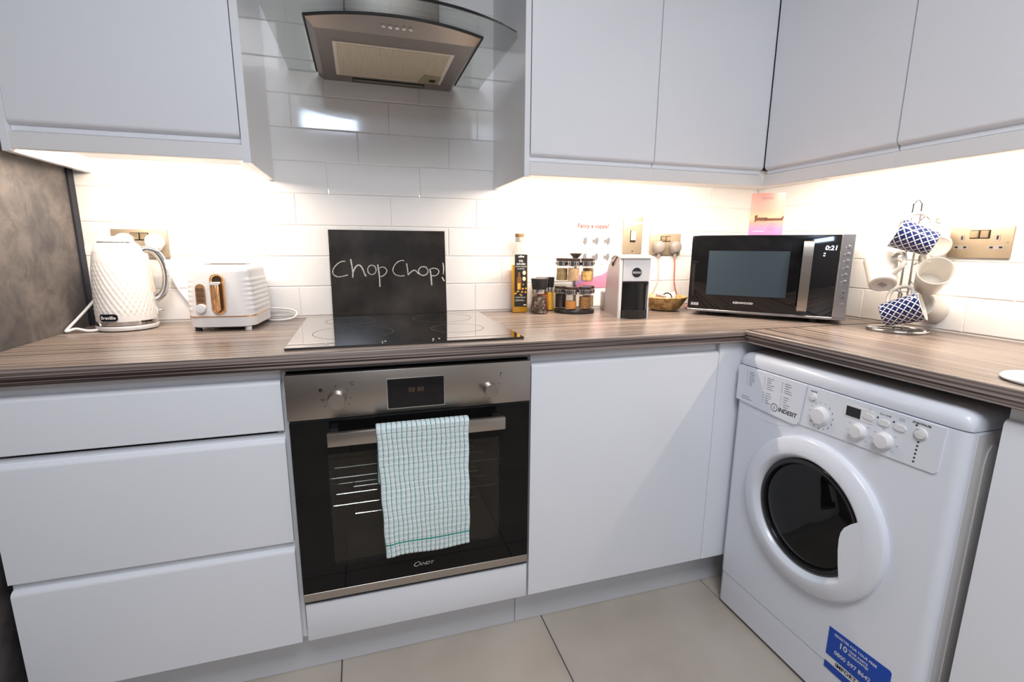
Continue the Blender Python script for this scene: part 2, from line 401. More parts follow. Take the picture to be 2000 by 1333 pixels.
# ------------------------------------------------------------------ worktop (postformed edge)
def wt_prof(edge):
    r = .005; zt, zb = WT, WT-.036; pts = []
    for i in range(6):
        a = PI/2*i/5; pts.append((edge+r-r*math.sin(a), zt-r+r*math.cos(a)))
    for i in range(6):
        a = PI/2*i/5; pts.append((edge+r-r*math.cos(a), zb+r-r*math.sin(a)))
    return pts
def edge_mat(name, st):
    mt = mat(name, (.2, .15, .13), .3); nt, ns, ln, b = nodes(mt)
    tc = N(nt, 'ShaderNodeTexCoord'); mp = N(nt, 'ShaderNodeMapping'); mp.inputs['Scale'].default_value = st
    nz = N(nt, 'ShaderNodeTexNoise'); nz.inputs['Scale'].default_value = 3.2; nz.inputs['Detail'].default_value = 2.5
    rp = N(nt, 'ShaderNodeValToRGB'); e = rp.color_ramp.elements
    e[0].position = .42; e[0].color = (.030, .020, .018, 1); e[1].position = .58; e[1].color = (.34, .275, .245, 1)
    x = e.new(.49); x.color = (.20, .155, .140, 1)
    ln.new(tc.outputs['Object'], mp.inputs[0]); ln.new(mp.outputs[0], nz.inputs[0]); ln.new(nz.outputs[0], rp.inputs[0]); ln.new(rp.outputs[0], b.inputs['Base Color'])
    return mt
t = thing('worktop', 'grey-brown wood grain laminate worktop running round the corner', 'worktop', (0, 0, WT-.036))
rel(MB().prism([(0.0, WT)]+wt_prof(-.6115)+[(0.0, WT-.036)], 0, XL+.0005, XR-.0005), t).build('back_section', M_woodx, t, 40)
rel(MB().prism([(XR-.0005, WT)]+wt_prof(.979)+[(XR-.0005, WT-.036)], 1, -1.85, -.60), t).build('right_section', M_woody, t, 40)

rel(MB().box(XL+.001, .9786, -.6120, -.6110, WT-.0335, WT-.0035), t).build('edge_strip', edge_mat('striped_edge_back_run', (.25, 1, 62)), t, 0)
rel(MB().box(.9785, .9795, -1.849, -.6118, WT-.0335, WT-.0035), t).build('edge_strip', edge_mat('striped_edge_right_run', (1, .25, 62)), t, 0)
# ------------------------------------------------------------------ wall cabinets
ZD, ZR, ZB, ZT, YC = 1.4, 1.397, 1.354, 2.13, -.349
def wall_cab(label, x0, x1, doors, ends, pel=True):
    c = ((x0+x1)/2, -.17, ZB); t = thing('wall_cabinet', label, 'cabinet', c)
    x0 += .002; x1 -= .002; rel(MB().box(x0, x1, YC+.02, -.001, ZR, ZR+.018).box(x0, x1, -.02, -.001, ZR+.018, ZT).box(x0, x1, YC+.02, -.001, ZT-.018, ZT), t).build('carcass', M_carc, t, 0)
    for e in ends: rel(MB().box(e[0], e[1], YC, -.0005, ZB, ZT, .0008, 1), t).build('end_panel', M_gloss, t)
    for a, b_ in doors: rel(MB().prism(jdoor_profile(ZD-.001, ZT, YC, False, g=.0265), 0, a, b_), t).build('door', M_white, t, 40)
    return t
t = wall_cab('white handleless wall cabinet at upper left above kettle and toaster', -.860, -.359, [(-.8425, -.3795)], [(-.860, -.8435), (-.3775, -.359)])
rel(MB().box(-.8435, -.3775, YC, YC+.018, ZB+.006, ZR-.001, .0008, 1), t).build('pelmet', M_pelmet, t)
rel(MB().box(-.80, -.42, -.305, -.280, ZR-.006, ZR-.0005), t).build('led_strip', M_led, t, 0)
rel(MB().prism([(-.055, 1.396), (-.055, 1.379), (-.135, 1.388), (-.135, 1.396)], 0, -.43, -.385), t).build('wedge_lamp', M_wp, t, 0)
t = wall_cab('white wall cabinet beside the cooker hood on its right, with glossy end panel', .367, .802, [(.3865, .8005)], [(.367, .3835)])
rel(MB().box(.3838, .802, YC, YC+.018, ZB+.006, ZR-.001, .0008, 1), t).build('pelmet', M_pelmet, t)
rel(MB().box(.42, .795, -.312, -.290, ZR-.006, ZR-.0005), t).build('led_strip', M_led, t, 0)
t = wall_cab('white corner wall cabinet above the microwave and coffee machine', .802, XR-.001, [(.8035, 1.2312)], [])
rel(MB().box(.802, 1.2325, YC, YC+.018, ZB+.006, ZR-.001, .0008, 1), t).build('pelmet', M_pelmet, t)
rel(MB().box(.81, 1.17, -.312, -.290, ZR-.006, ZR-.0005), t).build('led_strip', M_led, t, 0)
XC = 1.2327
def wall_cab_r(label, y0, y1, d0, d1):
    c = (1.39, (y0+y1)/2, ZB); t = thing('wall_cabinet', label, 'cabinet', c)
    rel(MB().box(XC+.02, XR-.001, y0, y1, ZR, ZR+.018).box(XR-.02, XR-.001, y0, y1, ZR+.018, ZT).box(XC+.02, XR-.001, y0, y1, ZT-.018, ZT), t).build('carcass', M_carc, t, 0)
    rel(MB().prism([(XC+y, z) for y, z in jdoor_profile(ZD-.001, ZT, 0, False, g=.0265)], 1, d0, d1), t).build('door', M_white, t, 40)
    rel(MB().box(1.289, 1.311, max(y0, -1.15)+.01, y1-.02, ZR-.006, ZR-.0005), t).build('led_strip', M_led, t, 0)
    rel(MB().box(XC, XC+.018, y0, y1, ZB+.004, ZR-.001, .0008, 1), t).build('pelmet', M_pelmet, t)
    return t
wall_cab_r('white wall cabinet on the right wall, next to the inner corner', -.786, -.351, -.7835, -.353)
t2 = wall_cab_r('white wall cabinet on the right wall, at the right edge', -1.30, -.786, -1.30, -.7885)

# ------------------------------------------------------------------ cooker hood
t = thing('cooker_hood', 'brushed steel cooker hood with curved glass canopy above the hob', 'cooker hood', (.007, 0, 1.667))
ZG = 1.685
def glass_outline():
    pts = [(-.292, -.001), (.312, -.001)]
    # right side with a rounded front corner, then the front arc, then the left corner
    xr, xl, yc, ym = .315, -.297, -.470, -.563
    def arc(x): c = (xl+xr)/2; h = (xr-xl)/2; return ym+(yc+.008-ym)*abs((x-c)/h)**2.1
    for i in range(7):
        a = i/6; pts.append((xr-.035*(1-math.cos(PI/2*a))*0-.0, -.001+(yc+.035)*a))
    corner = [(xr-.0005, yc+.03), (xr-.004, yc+.016), (xr-.012, yc+.004), (xr-.026, yc-.006)]
    pts += corner
    for i in range(1, 24):
        x = xr-.03+(xl-xr+.06)*i/24; pts.append((x, arc(x)))
    pts += [(xl+.026, yc-.006), (xl+.012, yc+.004), (xl+.004, yc+.016), (xl+.0005, yc+.03)]
    return pts
g = glass_outline()
rel(MB().prism(g, 2, ZG, ZG+.006), t).build('glass_canopy', M_hoodg, t, 0)
# dark polished front edge of the glass
ge = [(x, y, ZG+.003) for x, y in g[2+7:]]
rel(MB().tube(ge[2:-2], [.0034*min(1, .35+.1*i, .35+.1*(len(ge)-5-i)) for i in range(len(ge)-4)], 6), t).build('glass_edge', mat('dark_glass_edge', (.01, .012, .012), .1), t)
def front_arc(x0, x1, y0, ym, n=14):
    c = (x0+x1)/2; h = (x1-x0)/2
    return [(x0+(x1-x0)*i/n, ym+(y0-ym)*abs((x0+(x1-x0)*i/n-c)/h)**2) for i in range(n+1)]
top = front_arc(-.205, .222, -.418, -.474); bot = front_arc(-.188, .209, -.393, -.395)
b = MB()
R0 = [(x, y, 1.668) for x, y in bot]+[(.209, -.001, 1.668), (-.188, -.001, 1.668)]
R1 = [(x, y, ZG-.005) for x, y in top]+[(.222, -.001, ZG-.005), (-.205, -.001, ZG-.005)]
b.loft([R0, R1])
rel(b, t).build('body', brushed('hood_steel', (.34, .295, .26), .34, (2, 120, 120)), t, 8)
b = MB(); R2 = [(x, y, ZG-.0052) for x, y in front_arc(-.210, .227, -.422, -.479)]+[(.227, -.030, ZG-.0052), (-.210, -.030, ZG-.0052)]
b.loft([R2, [(x, y, ZG-.0002) for x, y, z in R2]]); rel(b, t).build('seal', M_rub, t, 25)
b = MB().box(-.1495, .169, -.327, -.070, 1.6655, 1.669); rel(b, t).build('filter_frame', mat('pale_aluminium', (.92, .84, .74), .45, .6), t, 0)
# pleated mesh filter
b = MB(); nx = 60
for i in range(nx):
    x0 = -.1405+.3*i/nx; x1 = x0+.3/nx*.72
    b.box(x0, x1, -.318, -.079, 1.6643, 1.6656)
fm = rel(b, t).build('filter_mesh', M_mesh, t, 0); fm['kind'] = 'stuff'
b = MB().prism([(.108, -.155), (.160, -.145), (.160, -.079), (.098, -.079)], 2, 1.6632, 1.6655)
rel(b, t).build('filter_latch', mat('filter_latch_metal', (.50, .44, .28), .4, .9), t, 0)
rel(MB().box(.128, .147, -.115, -.095, 1.6622, 1.6636), t).build('latch_hole', M_dark, t, 0)
rel(MB().box(-.103, .122, -.045, -.014, 1.6665, 1.6685), t).build('rear_slot', M_dark, t, 0)
rel(MB().box(-.100, .119, -.040, -.024, 1.6655, 1.668), t).build('lamp_cover', mat('smoked_lamp_cover', (.18, .17, .13), .3), t, 0)
for k in range(5):
    x = -.0265+.0165*k; b = MB().lathe([(.0048, 0), (.0048, .005), (.0035, .0065), (0.0001, .0068)], 14)
    b.xf(Matrix.Translation((x, -.4325, 1.6755)) @ Matrix.Rotation(math.radians(115), 4, 'X')); rel(b, t).build('push_button', M_chrome, t)
rel(MB().box(-.118, .140, -.260, -.001, ZG+.006, 2.40, .006, 2), t).build('chimney', brushed('chimney_steel', (.23, .215, .20), .38, (120, 120, 2)), t)

# ------------------------------------------------------------------ hob
t = thing('induction_hob', 'black glass hob flush on the worktop, with faint ring markings', 'hob', (.005, -.31, WT))
rel(MB().box(-.2874, .2980, -.570, -.052, WT+.0003, WT+.006, .0012, 1), t).build('glass_plate', M_hob, t)
def ring(cx, cy, r, w, z, n=48):
    b = MB(); vs = []; fs = []
    for i in range(n):
        a = 2*PI*i/n
        for q in (r, r+w): vs.append((cx+q*math.cos(a), cy+q*math.sin(a), z))
    for i in range(n):
        j = (i+1) % n; fs.append((2*i, 2*i+1, 2*j+1, 2*j))
    return b.add(vs, fs)
for cx, cy, r in ((-.135, -.385, .105), (-.145, -.165, .075), (.155, -.385, .075), (.145, -.165, .095)):
    rel(ring(cx, cy, r, .0016, WT+.0062), t).build('cooking_zone_ring', M_ringp, t, 0)
b = MB()
for x in (-.20, -.06, .06, .075, .10, .20): b.box(x, x+.004, -.545, -.531, WT+.0061, WT+.0063)
for x in (-.24, .22): b.box(x, x+.05, -.552, -.5505, WT+.0061, WT+.0063)
rel(b, t).build('touch_control_print', M_lgrey, t, 0)

# ------------------------------------------------------------------ oven
YO = -.599
t = thing('built_in_oven', 'stainless steel built-in oven with black glass door below the hob', 'oven', (.01, YO, .26))
rel(MB().box(-.285, .306, YO+.004, -.06, .262, .856), t).build('casing', M_dark, t, 0)
x0, x1 = -.2885, .3075
rel(MB().box(x0, x1, YO, YO+.02, .7475, .8575, .0015, 2), t).build('fascia', M_steel, t)
rel(MB().box(x0+.004, x1-.004, YO+.006, YO+.02, .7405, .7475), t).build('air_gap', M_dark, t, 0)
# glass door as a frame round the see-through window
D = MB()
wx0, wx1, wz0, wz1 = -.207, .224, .357, .656
D.box(x0+.003, wx0, YO, YO+.018, .291, .7405).box(wx1, x1-.003, YO, YO+.018, .291, .7405).box(wx0, wx1, YO, YO+.018, wz1, .7405).box(wx0, wx1, YO, YO+.018, .291, wz0)
dr = rel(D, t).build('door', M_glassd, t, 0)
rel(MB().box(wx0, wx1, YO+.0002, YO+.004, wz0, wz1), t).build('window_glass', M_tint, t, 0)
b = MB().box(wx0-.02, wx1+.02, -.20, -.195, .33, .68).box(wx0-.02, wx0-.015, -.585, -.2, .33, .68).box(wx1+.015, wx1+.02, -.585, -.2, .33, .68).box(wx0-.02, wx1+.02, -.585, -.2, .325, .33).box(wx0-.02, wx1+.02, -.585, -.2, .68, .685)
M_enam = mat('grey_enamel', (.80, .74, .66), .35)
rel(b, t).build('cavity', M_enam, t, 0)
for z in (.575, .50):
    b = MB()
    for y in (-.56, -.50, -.44): b.tube([(wx0-.01, y, z), (wx1+.01, y, z)], .0017, 6)
    for s, xx in ((1, wx0+.055), (-1, wx1-.055)):
        b.tube([(xx, -.565, z), (xx, -.565, z-.026), (xx+s*.09, -.565, z-.026)], .002, 6)
    rel(b, t).build('wire_rack', M_chrome, t)
for z in (.63, .615, .60, .425):
    rel(MB().tube([(wx0-.01, -.30, z), (wx1+.01, -.30, z)], .0012, 5), t).build('rear_rail', M_chrome, t)
rel(MB().box(x0+.003, x1-.003, YO+.0004, YO+.012, .2675, .2905, .001, 1), t).build('bottom_trim', M_steel, t)
h = rel(MB().box(-.2015, .2235, -.652, -.636, .6955, .7275, .0015, 2), t).build('handle', M_steel, t)
for x in (-.1975, .1995): rel(MB().box(x, x+.020, -.637, YO, .707, .723, .002, 1), t).build('handle_mount', M_blackm, t)
def knob(x, z, r, d, name='knob'):
    b = MB().lathe([(r*1.02, 0), (r*1.02, .003), (r, .004), (r*.97, d-.002), (r*.93, d), (0.0005, d+.0005)], 32)
    b.xf(Matrix.Translation((x, YO, z)) @ Matrix.Rotation(PI/2, 4, 'X')); return rel(b, t).build(name, M_steel, t)
knob(-.1775, .794, .0205, .026); knob(.196, .790, .0185, .026)
rel(MB().box(-.0625, .0785, YO-.0012, YO+.001, .7575, .8345), t).build('display_frame', M_chrome, t, 0)
ds = rel(MB().box(-.0605, .0768, YO-.0018, YO-.001, .7592, .8328), t).build('display', M_black, t, 0)
T = t.location
def ft(s, size, x, z, mt, al='CENTER', nm='print', **k):
    return text(nm, s, size, (x-T.x, -.0006, z-T.z), (1, 0, 0), (0, 0, 1), mt, t, al, **k)
o = ft('88 88', .017, .008, .803, M_amber, nm='clock_digit'); o.location.y -= .0016
rel(MB().lathe([(.0042, 0), (.0042, .0012), (.0005, .0014)], 14).xf(Matrix.Translation((-.2125, YO, .8185)) @ Matrix.Rotation(PI/2, 4, 'X')), t).build('indicator_lamp', M_dark, t)
ft('°C', .012, -.1435, .829, M_ink); ft('MAX', .0055, -.208, .7945, M_ink)
b = MB()
for a in (90,): b.box(-.1795, -.1765, YO-.0004, YO, .8240, .8270)
for a in (40, 0, -30, -150, 180+5): b.box(-.1775+.031*math.cos(math.radians(a))-.002, -.1775+.031*math.cos(math.radians(a))+.002, YO-.0004, YO, .794+.031*math.sin(math.radians(a))-.0006, .794+.031*math.sin(math.radians(a))+.0006)
for a in (160, 25, -60, -90, -120): b.box(.196+.027*math.cos(math.radians(a))-.0018, .196+.027*math.cos(math.radians(a))+.0018, YO-.0004, YO, .790+.027*math.sin(math.radians(a))-.0006, .790+.027*math.sin(math.radians(a))+.0006)
b.box(.2240, .2252, YO-.0004, YO, .8215, .8305).box(.2252, .2285, YO-.0004, YO, .8285, .8305)
rel(b, t).build('dial_mark_print', M_ink, t, 0)
ft('C', .019, -.016, .3215, M_wprint, 'LEFT', 'logo', shear=.35, sx=1.2); ft('ANDY', .0125, -.002, .3205, M_wprint, 'LEFT', 'logo', shear=.35, sx=1.15)

# ------------------------------------------------------------------ tea towel over the oven handle
tw = MB(); nxw, tx0, tx1 = 76, -.0925, .1275
prof = []
def tp(s):  # path over the bar: front drop, over the top, back drop
    pass
path = [(-.6575, .395)]
K = 130
fr = [(-.6565-.004*math.sin(i/55*PI), .397+(.728-.397)*i/110) for i in range(111)]
ov = [(-.6445-.0125*math.cos(PI*i/10), .730+.0065*math.sin(PI*i/10)) for i in range(11)]
bk = [(-.6315, .729-.15*i/20) for i in range(1, 21)]
path = fr+ov+bk
vs = []; nrow = len(path)
for j, (y, z) in enumerate(path):
    fz = max(0, min(1, (z-.395)/.335)) if j < 111 else 1
    for i in range(nxw+1):
        u = i/nxw
        xl = tx0+.010*(1-fz); xr_ = tx1-.002*(1-fz)
        x = xl+(xr_-xl)*u
        rib = .0016*abs(math.sin(PI*u*19)) + .0006*math.sin(j*1.35)*(1 if j < 111 else 0)
        fold = .004*math.sin(u*5+1.2)*(1-fz)+.003*math.exp(-((u-.06)/.06)**2)*(1-fz*.5)
        zz = z + ((.004*math.sin(u*PI*2.2+.3)-.000*(1-u)) if j < 30 else 0)*(1-j/30 if j < 30 else 0)
        s_ = -1 if j < 116 else 1
        vs.append((x+.0008*math.sin(j*.21+u*9), y+s_*rib-fold*(1 if j < 111 else 0), zz))
fs = []
for j in range(nrow-1):
    for i in range(nxw): a = j*(nxw+1)+i; fs.append((a, a+1, a+nxw+2, a+nxw+1))
tw.add(vs, fs)
M_tow = mat('white_terry_with_teal_lines', (.80, .84, .84), .95); nt, ns, ln, bs = nodes(M_tow)
uvn = N(nt, 'ShaderNodeUVMap'); sp = N(nt, 'ShaderNodeSeparateXYZ'); ln.new(uvn.outputs[0], sp.inputs[0])
def mth(op, a, b_=None, clamp=False):
    n_ = N(nt, 'ShaderNodeMath', operation=op); n_.use_clamp = clamp
    for i_, q in enumerate((a, b_)):
        if q is None: continue
        if isinstance(q, (int, float)): n_.inputs[i_].default_value = q
        else: ln.new(q, n_.inputs[i_])
    return n_.outputs[0]
nzw = N(nt, 'ShaderNodeTexNoise'); nzw.inputs['Scale'].default_value = 40; ln.new(uvn.outputs[0], nzw.inputs[0])
wob = mth('MULTIPLY', mth('SUBTRACT', nzw.outputs[0], .5), .012)
fx = mth('FRACT', mth('MULTIPLY', mth('ADD', sp.outputs[0], wob), 19)); dx = mth('ABSOLUTE', mth('SUBTRACT', fx, .5))
linev = mth('GREATER_THAN', dx, .405)
brk = mth('GREATER_THAN', mth('FRACT', mth('MULTIPLY', sp.outputs[1], 45)), .22)
linev = mth('MULTIPLY', linev, mth('ADD', mth('MULTIPLY', brk, .55), .45))
fy = mth('ABSOLUTE', mth('SUBTRACT', mth('FRACT', mth('MULTIPLY', sp.outputs[1], 40)), .5)); lineh = mth('MULTIPLY', mth('GREATER_THAN', fy, .40), .14)
band = mth('LESS_THAN', mth('ABSOLUTE', mth('SUBTRACT', sp.outputs[1], .105)), .0045)
al = mth('MAXIMUM', mth('MAXIMUM', linev, lineh), band, True)
mx = N(nt, 'ShaderNodeMixRGB'); ln.new(al, mx.inputs[0]); mx.inputs[1].default_value = (.81, .87, .88, 1); mx.inputs[2].default_value = (.0, .30, .25, 1)
ln.new(mx.outputs[0], bs.inputs['Base Color'])
nb = N(nt, 'ShaderNodeTexNoise'); nb.inputs['Scale'].default_value = 260; ln.new(uvn.outputs[0], nb.inputs[0]); bp = N(nt, 'ShaderNodeBump'); bp.inputs['Strength'].default_value = .5; bp.inputs['Distance'].default_value = .002
ln.new(nb.outputs[0], bp.inputs['Height']); ln.new(bp.outputs[0], bs.inputs['Normal'])
me_t = tw.mesh('tea_towel', M_tow, 80)
uvl = me_t.uv_layers.new(name='UVMap'); acc = [0]
for a, b_ in zip(path, path[1:]): acc.append(acc[-1]+math.hypot(a[0]-b_[0], a[1]-b_[1]))
for lp in me_t.loops:
    j, i = divmod(lp.vertex_index, nxw+1); uvl.data[lp.index].uv = (i/nxw, acc[j]/.34)
o = link('tea_towel', me_t); sm = o.modifiers.new('thick', 'SOLIDIFY'); sm.thickness = .002; sm.offset = 1
tag(o, 'white tea towel with thin teal check lines hanging from the oven handle', 'towel')

# ------------------------------------------------------------------ chopping board with chalk writing
t = thing('chopping_board', 'black glass board with chalk words leaning on the tiles behind the hob', 'board', (-.206, -.032, WT+.0005))
t.rotation_euler = (-math.atan2(.018, .293), 0, 0)
MB().box(0, .390, 0, .004, 0, .2936, .0012, 1).build('panel', M_board, t)
STR = [[(0.0497,0.1885),(0.0387,0.1886),(0.0248,0.1809),(0.0131,0.1682),(0.0075,0.1555),(0.0105,0.1439),(0.0223,0.1374),(0.0372,0.1385),(0.056,0.1434)],
[(0.067,0.1962),(0.07,0.173),(0.0717,0.1498),(0.0709,0.1342)],
[(0.0725,0.1498),(0.0782,0.1639),(0.0888,0.1755),(0.0987,0.1729),(0.1056,0.1599),(0.11,0.1468),(0.1146,0.1376)],
[(0.1429,0.1732),(0.1488,0.1615),(0.1444,0.1484),(0.133,0.1435),(0.1229,0.1503),(0.1214,0.1639),(0.1296,0.1744),(0.1415,0.1742),(0.1461,0.1698)],
[(0.1547,0.1778),(0.1575,0.1542),(0.159,0.1306),(0.1589,0.1015)],
[(0.1593,0.166),(0.1749,0.1686),(0.1847,0.1567),(0.1776,0.1435),(0.1631,0.1358)],
[(0.2449,0.1907),(0.2331,0.1907),(0.2183,0.1829),(0.2072,0.1671),(0.2054,0.1539),(0.2127,0.1432),(0.2283,0.1377),(0.2442,0.1389)],
[(0.2528,0.1814),(0.2552,0.1614),(0.257,0.1401)],[(0.2571,0.1414),(0.2695,0.1533),(0.2803,0.1573),(0.2881,0.1505),(0.2959,0.1424)],
[(0.3193,0.1674),(0.3265,0.1561),(0.3216,0.1435),(0.3081,0.1388),(0.2959,0.1454),(0.2938,0.1585),(0.3033,0.1685),(0.3176,0.1684),(0.3232,0.1641)],
[(0.3331,0.1623),(0.3365,0.1392),(0.338,0.1039)],[(0.3344,0.1609),(0.3482,0.1641),(0.3631,0.158),(0.3641,0.1471),(0.3528,0.1377),(0.3391,0.1379)],
[(0.3804,0.1837),(0.3825,0.1633),(0.3805,0.1415)],[(0.3761,0.132),(0.381,0.122),(0.384,0.1182)]]
wd = [.0017, .0026, .0026, .0018, .0028, .0017, .0018, .0022, .0022, .002, .0028, .0018, .0022, .003]
b = MB()
for st, w in zip(STR, wd):
    P = spline([(x, -.0004, z) for x, z in st], 6); L_ = len(P); vs = []; fs = []
    for i, p in enumerate(P):
        tg = (P[min(i+1, L_-1)]-P[max(i-1, 0)]).normalized(); nn = Vector((-tg.z, 0, tg.x)); ww = w*random.uniform(.62, 1.0)
        vs += [p+nn*ww, p-nn*ww]
    fs = [(2*i, 2*i+1, 2*i+3, 2*i+2) for i in range(L_-1)]
    b.add(vs, fs)
b.build('chalk_lettering_print', M_chalk, t, 0)

# ------------------------------------------------------------------ washing machine (local x along its front, y into its depth)
t = thing('washing_machine', 'white front-loading washing machine with dark porthole under the right worktop', 'washing machine', (.975, -.605, 0), -PI/2)
Wm = .588
b = MB(); b.prism(rounded(0, Wm, 0, .555, .022, 5), 2, .118, .807); b.build('body', M_wm, t, 40)
MB().prism(rounded(.001, Wm-.001, .001, .555, .022, 5), 2, .012, .1155).build('kick_panel', M_wm, t, 40)
for x in (.05, .53): MB().lathe([(.018, 0), (.018, .013)], 14, (x, .05)).build('foot', M_rub, t)
# top lid, rounded towards the front
prof = [(.555, .8095), (.002, .8095), (.0005, .813)]+[(.022-.022*math.cos(a), .823+.024*math.sin(a)) for a in (.2, .5, .8, 1.1, 1.4)]+[(.05, .850), (.555, .850)]
b = MB(); secs = []
for x, s in ((0.0, .55), (.004, .78), (.012, .92), (.028, 1), (Wm-.028, 1), (Wm-.012, .92), (Wm-.004, .78), (Wm, .55)):
    secs.append([(x, y+(1-s)*.022, .8095+(z-.8095)*s) for y, z in prof])
b.loft(secs); b.build('lid', M_wm, t, 40)
# drawer and control fascia, both standing slightly proud
dp = [(.006, .806), (.238, .806), (.2285, .703), (.222, .6945), (.212, .692), (.15, .694), (.06, .699), (.006, .702)]
MB().prism(dp, 1, -.0060, .004).build('detergent_drawer', M_wm, t, 30)
cp = [(.2415, .806), (.553, .806), (.549, .712), (.543, .7065), (.30, .7005), (.225, .697), (.2325, .706)]
MB().prism(cp, 1, -.003, .004).build('control_panel', M_wm, t, 30)
# scooped grip below the drawer
b = MB(); cres = [(.018+.20*i/16, .690-.0015*math.sin(PI*i/16)) for i in range(17)]+[(.218-.20*i/16, .690-.023*math.sin(PI*i/16)**.8-.001) for i in range(1, 16)]
b.prism(cres, 1, -.0006, .003); b.build('drawer_grip', M_wm, t, 30)
def fknob(x, z, r, d, name, mt=M_wp, n=32):
    b = MB().lathe([(r*1.12, 0), (r*1.12, .002), (r, .004), (r*.96, d-.004), (r*.85, d), (.0005, d+.001)], n)
    b.xf(Matrix.Translation((x, -.003, z)) @ Matrix.Rotation(PI/2, 4, 'X')); return b.build(name, mt, t, 40)
fknob(.2865, .740, .0215, .012, 'programme_dial'); fknob(.385, .737, .0165, .014, 'knob'); fknob(.4427, .737, .0175, .014, 'knob')
fknob(.2605, .781, .0088, .005, 'push_button'); fknob(.510, .778, .0115, .005, 'push_button')
for x, z in ((.403, .778), (.437, .776), (.4706, .777)):
    MB().prism([(p[0], p[1]) for p in rounded(x-.0115, x+.0115, z-.0065, z+.0065, .0062, 5)], 1, -.0062, -.003).build('push_button', M_wp, t, 40)
MB().prism(rounded(.342, .416, .7625, .7925, .010, 5), 1, -.0040, -.0029).build('display_surround', M_wp, t, 40)
MB().box(.3495, .3835, -.0046, -.0038, .7655, .7885).build('display', M_black, t, 0)
def wt_(s, size, x, z, mt=M_ink, al='CENTER', y=-.0032, nm='print', **k): return text(nm, s, size, (x, y, z), (1, 0, 0), (0, 0, 1), mt, t, al, **k)
for i in range(15):
    a = math.radians(75-i*24); wt_(str(i+1), .0062, .2865+.0325*math.cos(a), .740+.0335*math.sin(a), M_ink if i < 10 else M_lgrey)
wt_('ON/OFF', .0052, .2600, .7955); wt_('START/PAUSE', .0058, .5085, .7985, M_ink, bold=.0001)
wt_('ECO TIMER', .005, .437, .7935, M_grey); wt_('°C', .006, .402, .795, M_lgrey)
b = MB()
for k in range(6): b.lathe([(.0021, 0), (.0021, .0004)], 10).xf(Matrix.Translation((.5075-.0006*k, -.0031, .760-.0088*k)) @ Matrix.Rotation(PI/2, 4, 'X'), len(b.v)-20)
for x, z in ((.4215, .7835), (.4555, .785), (.4995, .7935)): b.lathe([(.0021, 0), (.0021, .0004)], 10).xf(Matrix.Translation((x, -.0031, z)) @ Matrix.Rotation(PI/2, 4, 'X'), len(b.v)-20)
b.build('indicator_dot_print', M_ink, t, 0)
b = MB(); rnd = random.Random(3)
def dash(x, z, w): b.box(x, x+w, -.0034, -.0029, z-.0008, z+.0008)
for cx, cz in ((.385, .737), (.4427, .737)):
    for a in (150, 100, 40, -5, -45, -95, -140, 190): dash(cx+.0265*math.cos(math.radians(a))-.0022, cz+.0255*math.sin(math.radians(a)), .0045)
for x, z, n_ in ((.465, .7975, 2),):
    for k in range(n_): dash(x, z-.004*k, .012)
b.build('mark_print', M_lgrey, t, 0)
b = MB()
def dash2(x, z, w): b.box(x, x+w, -.0064, -.0059, z-.0008, z+.0008)
for col, z0_, n_ in ((.040, .7935, 7), (.105, .7930, 6), (.165, .7925, 5)):
    for k in range(n_): dash2(col+.010, z0_-.0062*k, rnd.uniform(.012, .026)); dash2(col, z0_-.0062*k, .003)
for col, z0_, n_ in ((.105, .7490, 5), (.165, .7550, 5)):
    for k in range(n_): dash2(col+.010, z0_-.0068*k, rnd.uniform(.010, .022)); dash2(col, z0_-.0068*k, .003)
for k, w in ((0, .030), (1, .038)): dash2(.028, .718-.0065*k, w)
b.build('programme_list_print', M_grey, t, 0)
b = MB(); rg = ring(0, 0, .0098, .0017, 0, 28); b.add(rg.v, rg.f); b.box(-.0008, .0008, -.0055, .0022, -.0002, .0002); b.box(-.0010, .0010, .0038, .0058, -.0002, .0002)
b.xf(Matrix.Translation((.148, -.0063, .7175)) @ Matrix.Rotation(PI/2, 4, 'X')); b.build('logo', M_ink, t, 0)
wt_('INDESIT', .0165, .161, .7160, M_ink, 'LEFT', -.0062, 'logo', shear=.15, bold=.0003)
# door: ring, glass bowl, handle wedge
cx, cz = .2865, .4700
def door_lathe(prof, n=64): return MB().lathe(prof, n, caps=False).xf(Matrix.Translation((cx, 0, cz)) @ Matrix.Rotation(PI/2, 4, 'X'))
door_lathe([(.2035, -.002), (.2035, .011), (.2015, .0155), (.197, .0185), (.175, .0245), (.162, .0265), (.157, .0255), (.1515, .016), (.1455, .004)]).build('door_ring', M_wm, t, 50)
door_lathe([(.1445, .003), (.1445, .012), (.140, .0145), (.134, .013), (.130, .004), (.127, -.02)]).build('door_seal', mat('black_door_seal', (.012, .012, .013), .15), t, 50)
door_lathe([(.131, .006), (.122, .010), (.10, .015), (.06, .020), (.001, .022)]).build('porthole_glass', M_port, t, 60)
MB().lathe([(.137, -.002), (.130, -.05), (.128, -.16), (.001, -.165)], 48, caps=False).xf(Matrix.Translation((cx, 0, cz)) @ Matrix.Rotation(PI/2, 4, 'X')).build('drum', mat('dark_drum', (.035, .035, .037), .35, .6), t, 50)
b = MB()
for k in range(5):
    for q in range(7):
        a = math.radians(195+q*9); r_ = .050+.014*k; b.lathe([(.0025, -.163), (.0025, -.160)], 8, (r_*math.cos(a), r_*math.sin(a)))
b.xf(Matrix.Translation((cx, 0, cz)) @ Matrix.Rotation(PI/2, 4, 'X'))
h_ = b.build('drum_hole', M_lgrey, t, 0); h_['kind'] = 'stuff'
wed = [(  .164*math.cos(math.radians(a)), .164*math.sin(math.radians(a))) for a in range(-42, 25, 3)]+[(.143, .066), (.128, .052), (.115, .036), (.1085, .020), (.1065, .002), (.108, -.028), (.113, -.062), (.121, -.102)]
